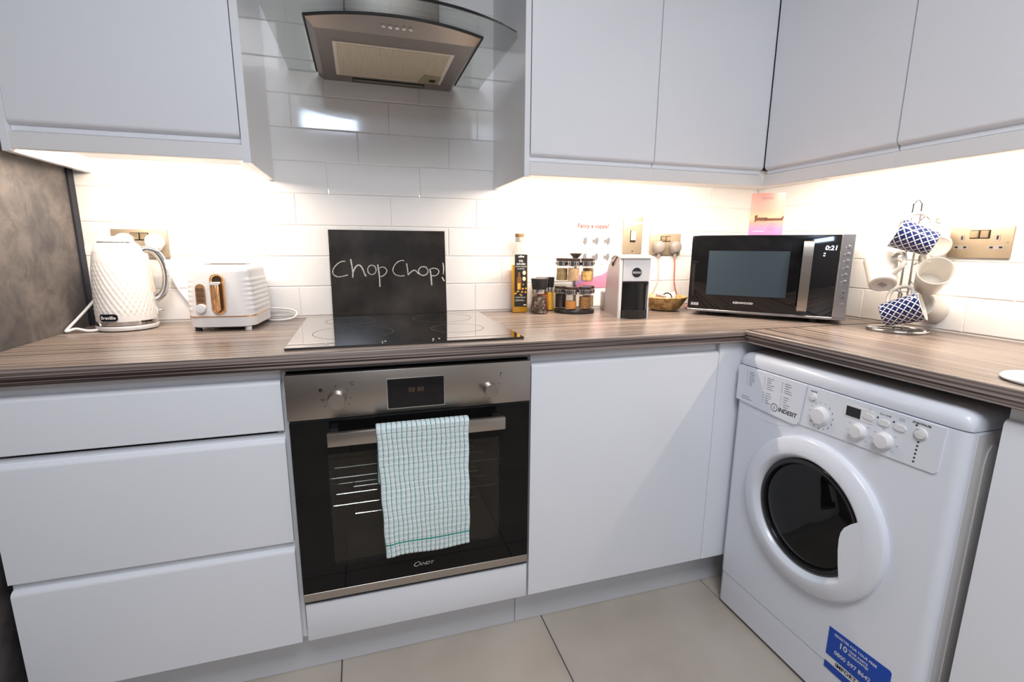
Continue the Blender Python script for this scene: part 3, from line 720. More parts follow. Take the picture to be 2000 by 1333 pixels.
b = MB(); b.prism([(cx+x, cz+z) for x, z in wed], 1, -.0262, -.008); b.build('door_handle', M_wm, t, 25)
# drum opening in the body front is dark behind the glass
MB().prism([(cx+.142*math.cos(2*PI*i/40), cz+.142*math.sin(2*PI*i/40)) for i in range(40)], 1, -.0012, -.0004).build('drum_opening', M_dark, t, 0)
MB().prism([(cx+.146*math.cos(2*PI*i/40), cz+.146*math.sin(2*PI*i/40)) for i in range(40)], 1, .002, .003)
# sticker
MB().prism([(.3845, .1425), (.3845, .2200), (.5300, .2280), (.5345, .2240), (.5345, .1425)], 1, -.0008, 0).build('sticker', M_blue, t, 0)
MB().box(.3845, .5345, -.0008, 0, .104, .1235).build('sticker', M_blue, t, 0)
MB().box(.3845, .5345, -.0005, 0, .1235, .1425).build('sticker_band', M_wp, t, 0)
def st_(s, size, x, z, mt=M_wprint, al='LEFT', **k): return text('sticker_print', s, size, (x, -.0010, z), (1, 0, .03), (0, 0, 1), mt, t, al, **k)
st_('REGISTER FOR YOUR FREE', .0088, .4000, .2085, bold=.0001); st_('10', .022, .4135, .1905, bold=.0004); st_('YEAR PARTS', .0085, .438, .1965, bold=.0001)
st_('GUARANTEE', .0085, .438, .1872, bold=.0001); st_('0800 597 8642', .0150, .4050, .1625, bold=.0002); st_('IMPORTANT', .0150, .4120, .1325, M_ink, bold=.0002)
# pressed side panel
b = MB(); b.prism([(.055, .13), (.090, .13), (.090, .74), (.086, .765), (.078, .778), (.067, .778), (.059, .765), (.055, .74)], 0, Wm-.001, Wm+.003)
b.build('side_pressing', M_wmside, t, 40)
b = MB().box(Wm-.0005, Wm+.0008, .026, .55, .13, .803); b.build('side_panel', M_wmside, t, 0)

# ------------------------------------------------------------------ kettle
KA = math.radians(21.5)
t = thing('kettle', 'white textured jug kettle with chrome handle at the left end', 'kettle', (-.764, -.112, WT), KA)
MB().lathe([(.060, .001), (.072, .003), (.0745, .009), (.0740, .014), (.068, .0165)], 48).build('power_base', M_wp, t)
MB().lathe([(.0685, .016), (.0725, .017), (.0728, .028), (.0705, .029)], 48).build('chrome_band', M_chrome, t)
b = MB(); na, nz_ = 264, 120; rings = []
def kr(z):
    pts = [(.0285, .0712), (.06, .0712), (.12, .0688), (.17, .0650), (.20, .0618), (.222, .0580), (.236, .0530), (.243, .0470), (.246, .040)]
    for (a, r1), (c, r2) in zip(pts, pts[1:]):
        if z <= c: u = (z-a)/(c-a); return r1+(r2-r1)*u
    return pts[-1][1]
for j in range(nz_+1):
    z = .0285+(.246-.0285)*j/nz_; r0 = kr(z); rg = []
    env = min(1, max(0, (z-.040)/.012))*min(1, max(0, (.198-z)/.014))
    for i in range(na):
        a = 2*PI*i/na
        p = i/na*33; q = z/.0125
        d = abs(((p+q*.5) % 1)-.5)+abs(((p-q*.5) % 1)-.5)
        r = r0+env*(.0021*(d-.5))
        rg.append((r*math.cos(a), r*math.sin(a), z))
    rings.append(rg)
b.loft(rings); b.build('body', mat('cream_white_textured_body', (.80, .79, .77), .28), t, 30)
MB().lathe([(.041, .243), (.040, .250), (.034, .258), (.022, .2625), (.001, .2635)], 40).build('lid', M_wp, t)
b = MB().lathe([(.044, .2445), (.0442, .2475), (.040, .2485)], 40, caps=False); b.build('lid_rim', M_chrome, t)
hp = spline([(.050, 0, .222), (.066, 0, .228), (.086, 0, .220), (.100, 0, .195), (.106, 0, .160), (.103, 0, .125), (.092, 0, .097), (.072, 0, .080)], 6)
b = MB().tube(hp, .0105, 12); b.v = [(x, y*1.25, z) for x, y, z in b.v]; b.build('handle', M_chrome, t, 60)
b = MB().box(.060, .0830, -.012, .012, .095, .212, .004, 2); b.xf(Matrix.Rotation(math.radians(-4), 4, 'Y')); b.build('handle_spine', mat('warm_shade_tan', (.70, .58, .46), .3), t)  # spine inside the handle; its warm shade is put into the tan colour
MB().box(.068, .092, -.006, .006, .044, .050, .002, 2).build('switch_lever', M_chrome, t)
b = MB().box(.064, .074, -.010, .010, .036, .060, .003, 2); b.build('switch_mount', M_wp, t)
b = MB().prism([(-.052, -.013), (-.070, 0), (-.052, .013)], 2, .214, .236); b.build('spout', M_wp, t, 30)
f0 = math.radians(-90)
def wrap(o, R_, a0):
    for v in o.data.vertices:
        a = a0+v.co.x/R_; r = R_-v.co.y; v.co = (r*math.cos(a), r*math.sin(a), v.co.z)
b = MB(); n_ = 14; vs = []
w_, h_ = .046, .0195
MB().prism(rounded(-w_/2, w_/2, -h_/2, h_/2, .005, 4), 1, -.0016, .002)
pl = MB()
for i in range(n_+1):
    x = -w_/2+w_*i/n_; e = .0045*(1-min(1, i/1.5, (n_-i)/1.5))
    pl.v += [(x, -.0028, .041-h_/2+e), (x, -.0028, .041+h_/2-e), (x, .001, .041+h_/2-e), (x, .001, .041-h_/2+e)]
for i in range(n_):
    for k in range(4): pl.f.append((4*i+k, 4*i+(k+1) % 4, 4*i+4+(k+1) % 4, 4*i+4+k)); pl.mi.append(0)
pl.f += [(0, 3, 2, 1), (4*n_, 4*n_+1, 4*n_+2, 4*n_+3)]; pl.mi += [0, 0]
o = pl.build('name_plate', mat('black_name_plate', (.006, .008, .015), .2), t, 30); wrap(o, .0718, math.radians(-90-35))
o = text('logo', 'Breville', .0125, (0, -.0033, .0405), (1, 0, 0), (0, 0, 1), M_wprint, t, 'CENTER', bold=.0003); wrap(o, .0718, math.radians(-90-35))
# cords lie in world space, kept as parts of their appliance
def cord(pts, r, mt, parent, n=8, name='cord', closed=False):
    mi = parent.matrix_world.inverted() if False else (Matrix.Translation(parent.location) @ Matrix.Rotation(parent.rotation_euler.z, 4, 'Z')).inverted()
    b = MB().tube([mi @ Vector(p) for p in spline(pts, n, closed)], r, 8); return b.build(name, mt, parent, 60)
zc = WT+.0042
cord([(-.800, -.150, zc+.004), (-.835, -.165, zc), (-.868, -.160, zc+.006), (-.884, -.172, zc+.002), (-.888, -.160, zc+.006), (-.882, -.110, .945), (-.868, -.05, .985), (-.845, -.03, 1.03), (-.80, -.03, 1.10), (-.782, -.034, 1.135)], .0040, M_wp, t)

# ------------------------------------------------------------------ toaster
t = thing('toaster', 'white two-slice toaster with rose-gold lever and ribbed sides', 'toaster', (-.4855, -.130, WT), math.radians(-5))
HW, HD = .0875, .108
def tring(z, sx, sy, r, rib=0):
    out = []
    for x, y in rounded(-HW*sx, HW*sx, -HD*sy, HD*sy, r*.8, 12):
        nx_ = max(0, abs(x)/(HW*sx)-.62)/.38 if abs(y) < HD*sy-.004 or abs(x) > HW*sx*.72 else 0
        s_ = 1+rib*nx_/HW; out.append((x*s_, y, z))
    return out
b = MB(); b.loft([tring(.010, .90, .92, .045), tring(.013, .985, .985, .05), tring(.040, 1, 1, .05)]); b.build('base', M_wp, t, 40)
b = MB(); b.loft([tring(.040, 1.008, 1.006, .05), tring(.0435, 1.008, 1.006, .05)]); b.build('rose_gold_line', M_copper, t, 40)
b = MB(); rings = []
for j in range(61):
    z = .0435+(.166-.0435)*j/60; u = j/60; sc = 1-.085*u**1.4
    rib = .0022*abs(math.sin(PI*(z-.055)/.0135)) if .055 < z < .15 else 0
    rings.append(tring(z, sc, 1-.05*u, .05, rib))
for k in range(1, 8):
    a = PI/2*k/7; ins = .018*(1-math.cos(a)); z = .166+.019*math.sin(a)
    rings.append(tring(z, .915-ins/HW, .95-ins/HD, .05-ins*.6))
b.loft(rings); b.build('body', M_wp, t, 40)
for y in (-.022, .022):
    MB().prism(rounded(-.055, .055, y-.009, y+.009, .006), 2, .1842, .1858).build('bread_slot', M_dark, t, 0)
    pass
b = MB().prism(rounded(-.060, .060, -.040, .040, .012), 2, .1832, .1851); b.build('slot_plate', M_copper, t, 30)
FY = -HD
def front(poly, y0, y1, name, mt, tilt=.05, smooth=35):
    b = MB().prism(poly, 1, y0, y1); b.v = [(x, FY+y+max(0, (z-.0435)/.1225)*.0054, z) for x, y, z in b.v]; return b.build(name, mt, t, smooth)
cap = lambda x, z0, z1, r: [(x+r*math.cos(a), z1-r+r*math.sin(a)) for a in [PI*i/10 for i in range(11)]]+[(x+r*math.cos(a), z0+r+r*math.sin(a)) for a in [PI+PI*i/10 for i in range(11)]]
_c = cap(.0015, .052, .160, .0155)
_b = MB().tube([(x, FY-.002+max(0, (z-.0435)/.1225)*.0054, z) for x, z in _c], .0038, 8, True); _b.build('lever_surround', M_copper, t, 60)
front(cap(.0015, .053, .159, .0145), -.0012, .003, 'lever_slot', mat('dark_bronze_slot', (.16, .09, .05), .2, .6))
b = MB().tube([(.0, FY-.006, .058), (.0, FY-.007, .062), (.0, FY-.0065, .128), (.0, FY-.005, .134)], [.005, .0085, .0085, .007], 16); b.build('lever', M_copper, t, 60)
b = MB().prism(rounded(-.0125, .0115, .132, .1395, .003), 1, -.020, -.004); b.v = [(x, FY+y+.004, z) for x, y, z in b.v]; b.build('lever_grip', M_wp, t, 30)
front(cap(-.043, .054, .134, .0125), -.002, .004, 'control_panel', M_copper)
for k in range(4):
    zz = .118-.0145*k; front(rounded(-.0525, -.0335, zz-.005, zz+.005, .002), -.0045, -.001, 'push_button', mat('brushed_rose', (.70, .42, .28), .3, 1.0) if k == 0 else bpy.data.materials['brushed_rose'])
b = MB().lathe([(.0125, 0), (.0125, .009), (.0115, .0115), (.0005, .012)], 28); b.xf(Matrix.Translation((-.0425, FY-.001, .0665)) @ Matrix.Rotation(PI/2, 4, 'X')); b.build('browning_dial', M_wp, t)
b = MB()
for x in (-.065, .065):
    for y in (-.085, .085): b2 = MB().lathe([(.009, 0), (.009, .011)], 14, (x, y)); b2.build('foot', M_rub if x < 0 else M_wp, t)
cord([(-.425, -.035, .95), (-.37, -.022, .946), (-.335, -.022, .940), (-.318, -.035, .930), (-.330, -.055, .917), (-.37, -.075, zc), (-.43, -.05, zc), (-.55, -.018, .918), (-.59, -.014, .935), (-.63, -.012, .97), (-.655, -.012, 1.01), (-.675, -.016, 1.06), (-.690, -.03, 1.10), (-.7035, -.04, 1.135)], .0032, M_wp, t)

# ------------------------------------------------------------------ sockets, switch, plugs
def socket(label, loc, rotz, holes=True):
    t = thing('wall_socket', label, 'socket', loc, rotz)
    MB().box(-.073, .073, -.0065, .0005, -.043, .043, .0018, 2).build('faceplate', M_steel2, t)
    for s in (-1, 1):
        x = -.0115 if s < 0 else .0115
        b = MB().box(x-.0098, x+.0098, -.0115, -.0062, .012, .031, .0015, 1); b.build('rocker_switch', mat('brass_rocker', (.72, .58, .38), .3, 1.0) if 'brass_rocker' not in bpy.data.materials else bpy.data.materials['brass_rocker'], t)
    MB().box(-.0235, .0235, -.0078, -.006, .0100, .0330, .001, 1).build('rocker_surround', M_dark, t, 0)
    if holes:
        for s in (-1, 1):
            x = s*.041
            MB().prism(rounded(x-.006, x+.006, .003, .021, .003), 1, -.0072, -.0060).build('earth_surround', M_greyplug, t, 0)
            MB().box(x-.0022, x+.0022, -.0076, -.0065, .007, .017).build('earth_hole', M_dark, t, 0)
            MB().prism(rounded(x-.018, x+.018, -.020, -.008, .003), 1, -.0072, -.0060).build('pin_surround', M_greyplug, t, 0)
            for q in (-1, 1): MB().box(x+q*.0105-.0038, x+q*.0105+.0038, -.0076, -.0065, -.0165, -.0115).build('pin_hole', M_dark, t, 0)
        for s in (-1, 1): MB().lathe([(.0028, 0), (.0025, .001)], 12).xf(Matrix.Translation((s*.0635, -.0062, 0)) @ Matrix.Rotation(PI/2, 4, 'X')).build('screw', M_chrome, t)
    return t
socket('satin steel double socket behind the white kettle', (-.7445, -.0002, 1.153), 0, False)
socket('satin steel double socket with two grey plugs beside the microwave', (1.0975, -.0002, 1.1645), 0, False)
socket('satin steel double socket with nothing plugged in, on the right wall', (XR-.0002, -.829, 1.1700), -PI/2)
t = thing('cooker_switch', 'tall satin steel switch plate above the coffee machine', 'switch', (.945, -.0002, 1.198))
MB().box(-.0435, .0435, -.0065, .0005, -.073, .073, .0018, 2).build('faceplate', M_steel2, t)
MB().box(-.0405, .0405, -.0069, -.006, .044, .054).build('printed_band', mat('cream_band', (.85, .78, .68), .4), t, 0)
MB().box(-.013, .012, -.0080, -.006, -.027, .021, .001, 1).build('rocker_surround', M_dark, t, 0)
MB().box(-.0105, .0105, -.0125, -.0062, -.019, .019, .0018, 1).build('rocker_switch', mat('cream_rocker', (.80, .70, .52), .35), t)
MB().box(-.008, .008, -.0070, -.006, .0285, .0315).build('print', mat('red_neon', (.55, .25, .12), .4), t, 0)
for z in (-.062, .062): MB().lathe([(.003, 0), (.0026, .001)], 12).xf(Matrix.Translation((0, -.0062, z)) @ Matrix.Rotation(PI/2, 4, 'X')).build('screw', M_chrome, t)
def plug(label, loc, mt, cpts=None, cm=None, group=None):
    t = thing('plug', label, 'plug', loc)
    b = MB(); rr = []
    for y, s in ((0, 1), (-.012, 1), (-.022, .88), (-.027, .62)):
        rr.append([(x*s, y, z*s) for x, z in [(.025*math.cos(a), .004+.022*math.sin(a)) for a in [PI*i/12 for i in range(13)]]+[(-.025, -.006), (-.013, -.026), (.013, -.026), (.025, -.006)]])
    b.loft(rr); b.build('plug_body', mt, t, 40)
    MB().tube([(0, -.011, -.024), (0, -.011, -.036), (0, -.011, -.044)], [.0075, .006, .0045], 10).build('cord_grip', mt, t, 60)
    if cpts: cord(cpts, .0031, cm, t)
    return t
plug('white plug in the left side of the socket behind the kettle', (-.783, -.0069, 1.158), M_wp)
plug('white plug in the right side of the socket behind the kettle', (-.704, -.0069, 1.158), M_wp)
plug('grey plug with grey cable, nearer the coffee machine', (1.062, -.0069, 1.153), M_greyplug, [(1.062, -.018, 1.11), (1.062, -.022, 1.07), (1.057, -.03, 1.02), (1.040, -.03, .975), (1.03, -.02, .94), (1.0, -.02, zc)], M_greycord)
plug('grey plug with reddish cable, nearer the microwave', (1.139, -.0069, 1.153), M_greyplug, [(1.139, -.018, 1.11), (1.139, -.022, 1.07), (1.140, -.025, 1.01), (1.150, -.03, .965), (1.165, -.04, .935), (1.175, -.06, zc), (1.14, -.12, zc), (1.165, -.17, zc), (1.20, -.19, zc)], M_redcord)

# ------------------------------------------------------------------ papers
t = thing('instruction_sheet', 'white coffee instruction sheet with coral heading stuck on the tiles', 'poster', (.690, -.0016, .992))
MB().box(0, .178, -.0006, 0, 0, .262).build('sheet', M_paper, t, 0)
def pt(s, size, x, z, mt, al='LEFT', **k): return text('print', s, size, (x, -.0010, z), (1, 0, 0), (0, 0, 1), mt, t, al, **k)
pt('Fancy a cuppa?', .0228, .013, .240, M_coral, bold=.0007)
b = MB(); b.box(.016, .150, -.0010, -.0006, .2135, .2148); b.build('print_rule', M_lgrey, t, 0)
def sketch(cx, cz, k):
    b = MB(); rn = random.Random(k)
    b.prism([(cx+.002, cz+.012), (cx+.014, cz+.016), (cx+.016, cz-.002), (cx+.008, cz-.016), (cx-.002, cz-.006)], 1, -.0010, -.0006)
    b.tube([(cx-.014, -.0010, cz+.006), (cx-.013, -.0010, cz-.010), (cx-.004, -.0010, cz-.011)], .0008, 4)
    if k % 3: b.prism([(cx-.012, cz+.002), (cx-.004, cz+.010), (cx+.001, cz+.002), (cx-.006, cz-.010)], 1, -.0011, -.0007)
    b.build('sketch_print', mat('sketch_grey', (.16, .16, .17), .7) if 'sketch_grey' not in bpy.data.materials else bpy.data.materials['sketch_grey'], t, 0)
    MB().box(cx-.020, cx-.015, -.0010, -.0006, cz-.030, cz-.028).build('caption_print', M_coral, t, 0)
for k in range(6): sketch(.040+.050*(k % 3), .182-.062*(k//3), k)
wav = [(.178, .0), (.178, .070), (.170, .073), (.155, .070), (.140, .058), (.125, .050), (.105, .046), (.08, .040), (.055, .034), (.03, .030), (.0, .030), (0, 0)]
MB().prism(wav, 1, -.0010, -.0006).build('pink_wave_print', M_pinkp, t, 0)
MB().prism([(0, 0), (0, .046), (.02, .052), (.05, .050), (.08, .046), (.10, .036), (.07, .030), (.04, .022), (.02, .012)], 1, -.0013, -.0009).build('mauve_wave_print', mat('lilac_print', (.40, .24, .58), .6), t, 0)

# ------------------------------------------------------------------ microwave
MWA = math.atan2(-.3586, .3215)
t = thing('microwave', 'black glass fronted microwave with silver control strip in the corner', 'microwave', (1.0378, -.2567, WT), MWA)
W_, Z0m, Z1m = .4816, .015, .2840
b = MB(); b.prism([(.004, .012), (W_-.004, .012), (W_-.004, .19), (W_-.06, .262), (.02, .262), (.004, .24)], 2, .018, .281); b.build('casing', mat('dark_grey_casing', (.05, .05, .052), .4, .3), t, 30)
MB().box(0, .4445, 0, .014, Z0m+.008, Z1m, .0015, 2).build('door', M_black, t)
MB().box(.060, .310, -.0008, .001, .077, .231).build('door_window', mat('meshed_window', (.045, .066, .085), .12), t, 0)
MB().box(0, W_, -.001, .014, Z0m, Z0m+.0078, .001, 1).build('bottom_trim', M_silver, t)
MB().prism([(.445, .0), (.449, -.003), (W_-.002, -.003), (W_, .002), (W_, .014), (.445, .014)], 2, Z0m+.008, Z1m).build('control_strip', M_silver, t, 30)
b = MB(); b.loft([[(.3455, -.030+d, z), (.3735, -.030+d, z), (.3735, -.024+d, z), (.3455, -.024+d, z)] for z, d in [(.036, .029), (.0365, .012), (.041, .004), (.055, .0)]+[(.055+.19*i/6, -.003*math.sin(PI*i/6)) for i in range(1, 6)]+[(.245, .0), (.259, .004), (.2635, .012), (.264, .029)]])
b.build('handle', M_steel, t, 40)
def mt_(s, size, x, z, mt, nm='print', al='CENTER', **k): return text(nm, s, size, (x, -.0006, z), (1, 0, 0), (0, 0, 1), mt, t, al, **k)
mt_('0:21', .020, .421, .242, M_digit, 'clock_digit', shear=.12, bold=.0003)
MB().box(.402, .407, -.0012, -.0004, .224, .227).build('indicator_light', M_digit, t, 0); MB().box(.4015, .4065, -.0012, -.0004, .2165, .2195).build('indicator_light', M_digit, t, 0)
mt_('KENWOOD', .0095, .183, .052, M_wprint, 'logo', sx=1.25, bold=.0002)
b = MB(); 
for k in range(3): b.box(.012+.009*k, .019+.009*k, -.0007, 0, .036, .046)
b.build('badge_print', M_lgrey, t, 0)
for k in range(6):
    z = .245-.0215*k
    b = MB().lathe([(.0058, 0), (.0058, .0012), (.0050, .0022), (.0005, .0025)], 18).xf(Matrix.Translation((.4675, -.0025, z)) @ Matrix.Rotation(PI/2, 4, 'X')); b.build('push_button', M_silver, t)
    MB().box(.456, .461, -.0034, -.0029, z-.002, z+.002).build('button_mark_print', M_grey, t, 0)
MB().prism(rounded(.4615, .4735, .081, .110, .0058), 1, -.0065, -.002).build('rocker_button', M_silver, t, 30)
for z in (.0875, .1035): MB().lathe([(.0022, 0), (.0022, .0004)], 10).xf(Matrix.Translation((.4675, -.0064, z)) @ Matrix.Rotation(PI/2, 4, 'X')).build('button_mark_print', M_ink, t, 0)
MB().lathe([(.0058, 0), (.0058, .0012), (.0050, .0022), (.0005, .0025)], 18).xf(Matrix.Translation((.4675, -.0025, .066)) @ Matrix.Rotation(PI/2, 4, 'X')).build('push_button', M_silver, t)
for x, y in ((.078, .03), (.395, .03), (.10, .21), (.38, .17)):
    MB().lathe([(.011, 0), (.012, .003), (.012, .012), (.020, .013), (.020, .018)], 18, (x, y)).build('foot', M_rub, t)

# card standing on the microwave
ca = MWA+math.radians(10)
t = thing('review_card', 'pink and mauve sunset card standing on top of the microwave', 'card', (1.254, -.363, WT+.2813), ca)
t.rotation_euler.x = math.radians(-6)
M_card = mat('sunset_print', (.8, .4, .35), .5); nt, ns, ln, bs = nodes(M_card)
tc = N(nt, 'ShaderNodeTexCoord'); sp = N(nt, 'ShaderNodeSeparateXYZ'); ln.new(tc.outputs['Object'], sp.inputs[0])
mr = N(nt, 'ShaderNodeMapRange'); mr.inputs[1].default_value = 0; mr.inputs[2].default_value = .1485; ln.new(sp.outputs[2], mr.inputs[0])
rp = N(nt, 'ShaderNodeValToRGB'); e = rp.color_ramp.elements; e[0].position = 0; e[0].color = (.36, .17, .40, 1); e[1].position = 1; e[1].color = (.50, .17, .15, 1)
for p, c in ((.18, (.46, .20, .36, 1)), (.33, (.55, .24, .18, 1)), (.42, (.62, .34, .20, 1)), (.6, (.52, .23, .18, 1))):
    q = e.new(p); q.color = c
ln.new(mr.outputs[0], rp.inputs[0]); ln.new(rp.outputs[0], bs.inputs['Base Color'])
cw = .106
MB().box(-cw/2, cw/2, 0, .002, .0, .1485).build('card_face', M_card, t, 0)
text('print', 'REVIEW', .0100, (0, -.0006, .1315), (1, 0, 0), (0, 0, 1), M_grey, t, 'CENTER')
M_brown = mat('brown_print', (.10, .03, .012), .6)
b = MB(); b.box(-.002, .050, -.0006, 0, .0545, .0625); b.prism([(.044, .060), (.053, .060), (.053, .072), (.047, .066)], 1, -.0006, 0)
for k, x in enumerate((-.036, -.028, -.020, -.012, -.005)): b.prism([(x, .052-.004*(k == 0)), (x+.006, .056), (x+.008, .066+.008*(k == 0)), (x-.001, .064+.008*(k == 0))], 1, -.0006, 0)
b.build('bridge_print', M_brown, t, 0)
b = MB(); b.tube([(.008, -.0004, .022), (.006, -.0004, .034), (.016, -.0004, .046), (.026, -.0004, .042)], .0007, 4); b.tube([(.018+.006*math.cos(2*PI*i/14), -.0004, .030+.006*math.sin(2*PI*i/14)) for i in range(14)], .0007, 4, True)
b.build('emblem_print', mat('violet_print', (.34, .26, .50), .6), t, 0)
MB().box(-.040, -.004, -.0006, 0, .0165, .018).build('print_rule', M_wprint, t, 0)
MB().prism([(-.012, .002), (.012, .002), (0, .045)], 2, 0, .001)
b = MB(); b.add([(-.02, .002, .10), (.02, .002, .10), (-.02, .035, .004), (.02, .035, .004), (-.02, .0035, .10), (.02, .0035, .10), (-.02, .0365, .004), (.02, .0365, .004)], [(0, 1, 3, 2), (4, 6, 7, 5), (0, 4, 5, 1), (2, 3, 7, 6), (0, 2, 6, 4), (1, 5, 7, 3)])
b.build('rear_strut', M_paper, t, 0)

# ------------------------------------------------------------------ oil bottle
t = thing('oil_bottle', 'tall square glass bottle of golden oil with black label and cork', 'bottle', (.4535, -.047, WT), math.radians(-9))
def sq(h, z, r): return [(x, y, z) for x, y in rounded(-h, h, -h, h, r, 4)]
b = MB(); b.loft([sq(.0265, .0005, .006), sq(.0285, .004, .007), sq(.0285, .195, .007), sq(.026, .212, .010), sq(.0185, .240, .012), sq(.0165, .262, .014)], True, False); b.build('glass_body', M_jarg, t, 40)
M_oil = mat('golden_oil', (1.0, .60, .010), .15)
def _oil():
    nt, ns, ln, b = nodes(M_oil); tr = N(nt, 'ShaderNodeBsdfTranslucent'); tr.inputs[0].default_value = (1, .74, .04, 1); mx = N(nt, 'ShaderNodeMixShader'); mx.inputs[0].default_value = .6
    ln.new(b.outputs[0], mx.inputs[1]); ln.new(tr.outputs[0], mx.inputs[2]); ln.new(mx.outputs[0], ns['Material Output'].inputs[0])
_oil()
b = MB(); b.loft([sq(.0255, .003, .006), sq(.0270, .006, .006), sq(.0270, .174, .006)]); b.build('oil', M_oil, t, 40)
MB().box(-.0215, .0245, -.0297, -.0280, .024, .2135, .0003, 1).build('label', M_label, t)
M_met = mat('grey_metal_collar', (.62, .58, .52), .4, .6)
MB().lathe([(.0168, .258), (.0168, .274), (.0160, .275)], 20).build('collar', M_met, t)
MB().lathe([(.0150, .2745), (.0165, .276), (.0165, .286), (.0155, .288), (.0005, .288)], 20).build('cork', M_cork, t)
def ot(s, size, z, mt=M_wprint, x=.0015, **k): return text('label_print', s, size, (x, -.0300, z), (1, 0, 0), (0, 0, 1), mt, t, 'CENTER', **k)
ot('olive', .011, .2060, shear=.2, bold=.0003); ot('OIL', .0110, .190, bold=.0002); ot('INFUSED', .0085, .179, bold=.0002); ot('EXTRA VIRGIN', .0062, .170); ot('& LEMON', .0062, .162)
b = MB(); b.box(-.018, .020, -.0299, -.0296, .0575, .0590); b.box(-.018, .012, -.0299, -.0296, .0490, .0500); b.box(-.018, .016, -.0299, -.0296, .0450, .0460); b.box(.012, .022, -.0299, -.0296, .0285, .0320); b.build('label_rule_print', M_wprint, t, 0)
b = MB().prism([(-.013, .085), (.003, .085), (.003, .128), (-.001, .136), (-.001, .150), (-.009, .150), (-.009, .136), (-.013, .128)], 1, -.0300, -.0296); b.build('drawn_bottle_print', mat('brown_label_print', (.22, .08, .02), .5), t, 0)
b = MB().prism([(-.010, .088), (.000, .088), (.000, .110), (-.010, .110)], 1, -.0302, -.0299); b.build('drawn_oil_print', M_gold, t, 0)
b = MB(); rn = random.Random(5)
for k in range(14):
    x, z = rn.uniform(-.019, .021), rn.uniform(.064, .082) if k < 9 else rn.uniform(.085, .108)
    if k >= 9: x = rn.uniform(.006, .021)
    r = rn.uniform(.002, .0042); b.prism([(x+r*math.cos(2*PI*i/7), z+r*.8*math.sin(2*PI*i/7)) for i in range(7)], 1, -.0301, -.0297)
b.build('drawn_lemon_print', M_gold, t, 0)
for z in (.148, .126):
    b = MB().prism([(.0135+.0062*math.cos(2*PI*i/16), z+.0080*math.sin(2*PI*i/16)) for i in range(16)], 1, -.0301, -.0297); b.build('label_seal_print', mat('cream_print', (.80, .70, .50), .5) if 'cream_print' not in bpy.data.materials else bpy.data.materials['cream_print'], t, 0)

# ------------------------------------------------------------------ spice mills
def vor_mat(name, cols, scale, rough=.5):
    mt = mat(name, cols[0], rough); nt, ns, ln, bs = nodes(mt); tc = N(nt, 'ShaderNodeTexCoord'); vo = N(nt, 'ShaderNodeTexVoronoi'); vo.inputs['Scale'].default_value = scale
    sp = N(nt, 'ShaderNodeSeparateColor'); rp = N(nt, 'ShaderNodeValToRGB'); rp.color_ramp.interpolation = 'CONSTANT'; e = rp.color_ramp.elements
    e[0].color = (*cols[0], 1); e[1].position = 1/len(cols); e[1].color = (*cols[1], 1)
    for i, c in enumerate(cols[2:], 2): q = e.new(i/len(cols)); q.color = (*c, 1)
    ln.new(tc.outputs['Object'], vo.inputs[0]); ln.new(vo.outputs['Color'], sp.inputs[0]); ln.new(sp.outputs[0], rp.inputs[0]); ln.new(rp.outputs[0], bs.inputs['Base Color'])
    bp = N(nt, 'ShaderNodeBump'); bp.inputs['Strength'].default_value = .8; bp.inputs['Distance'].default_value = .001; bp.invert = True; ln.new(vo.outputs['Distance'], bp.inputs['Height']); ln.new(bp.outputs[0], bs.inputs['Normal'])
    return mt
M_pep = vor_mat('mixed_peppercorns', [(.02, .015, .012), (.04, .025, .02), (.10, .03, .02), (.03, .02, .02), (.35, .28, .22), (.015, .012, .01), (.16, .10, .06)], 260)
M_redf = vor_mat('red_chilli_flakes', [(.55, .05, .02), (.70, .12, .04), (.75, .25, .08), (.45, .04, .02)], 300)
M_yelf = vor_mat('yellow_spice_grains', [(.85, .46, .02), (.92, .55, .05), (.80, .38, .02)], 320)
def mill(label, loc, fill, s=1.0, fz=.060):
    t = thing('spice_mill', label, 'spice mill', loc, 0, 'spice mills')
    MB().lathe([(.029*s, .0005), (.0325*s, .002), (.0325*s, .008), (.0265*s, .066), (.0255*s, .074)], 28, caps=True).build('glass_body', M_jarg, t)
    MB().lathe([(.027*s, .0035), (.0300*s, .0045), (.0250*s, fz), (.02*s, fz+.003), (.0005, fz+.002)], 24).build('contents', fill, t)
    MB().lathe([(.0262*s, .0735), (.0265*s, .0745), (.0265*s, .0885), (.026*s, .089)], 28).build('metal_collar', M_chrome, t)
    MB().lathe([(.0262*s, .0890), (.0275*s, .095), (.0315*s, .126), (.0310*s, .128), (.0005, .1285)], 28).build('cap', M_blackm, t)
mill('clear grinder of mixed peppercorns with black flared cap, foremost of the grinders', (.5150, -.098, WT), M_pep)
mill('clear grinder of red chilli hidden behind the peppercorn grinder', (.5485, -.0375, WT), M_redf, .80)
mill('slim grinder of yellow spice with black cap, next to the spice rack', (.5690, -.1010+.07, WT), M_yelf, .80, .070) if False else None
o_ = mill('slim grinder of yellow spice with black cap, next to the spice rack', (.5830, -.0300, WT), M_yelf, .55, .070)

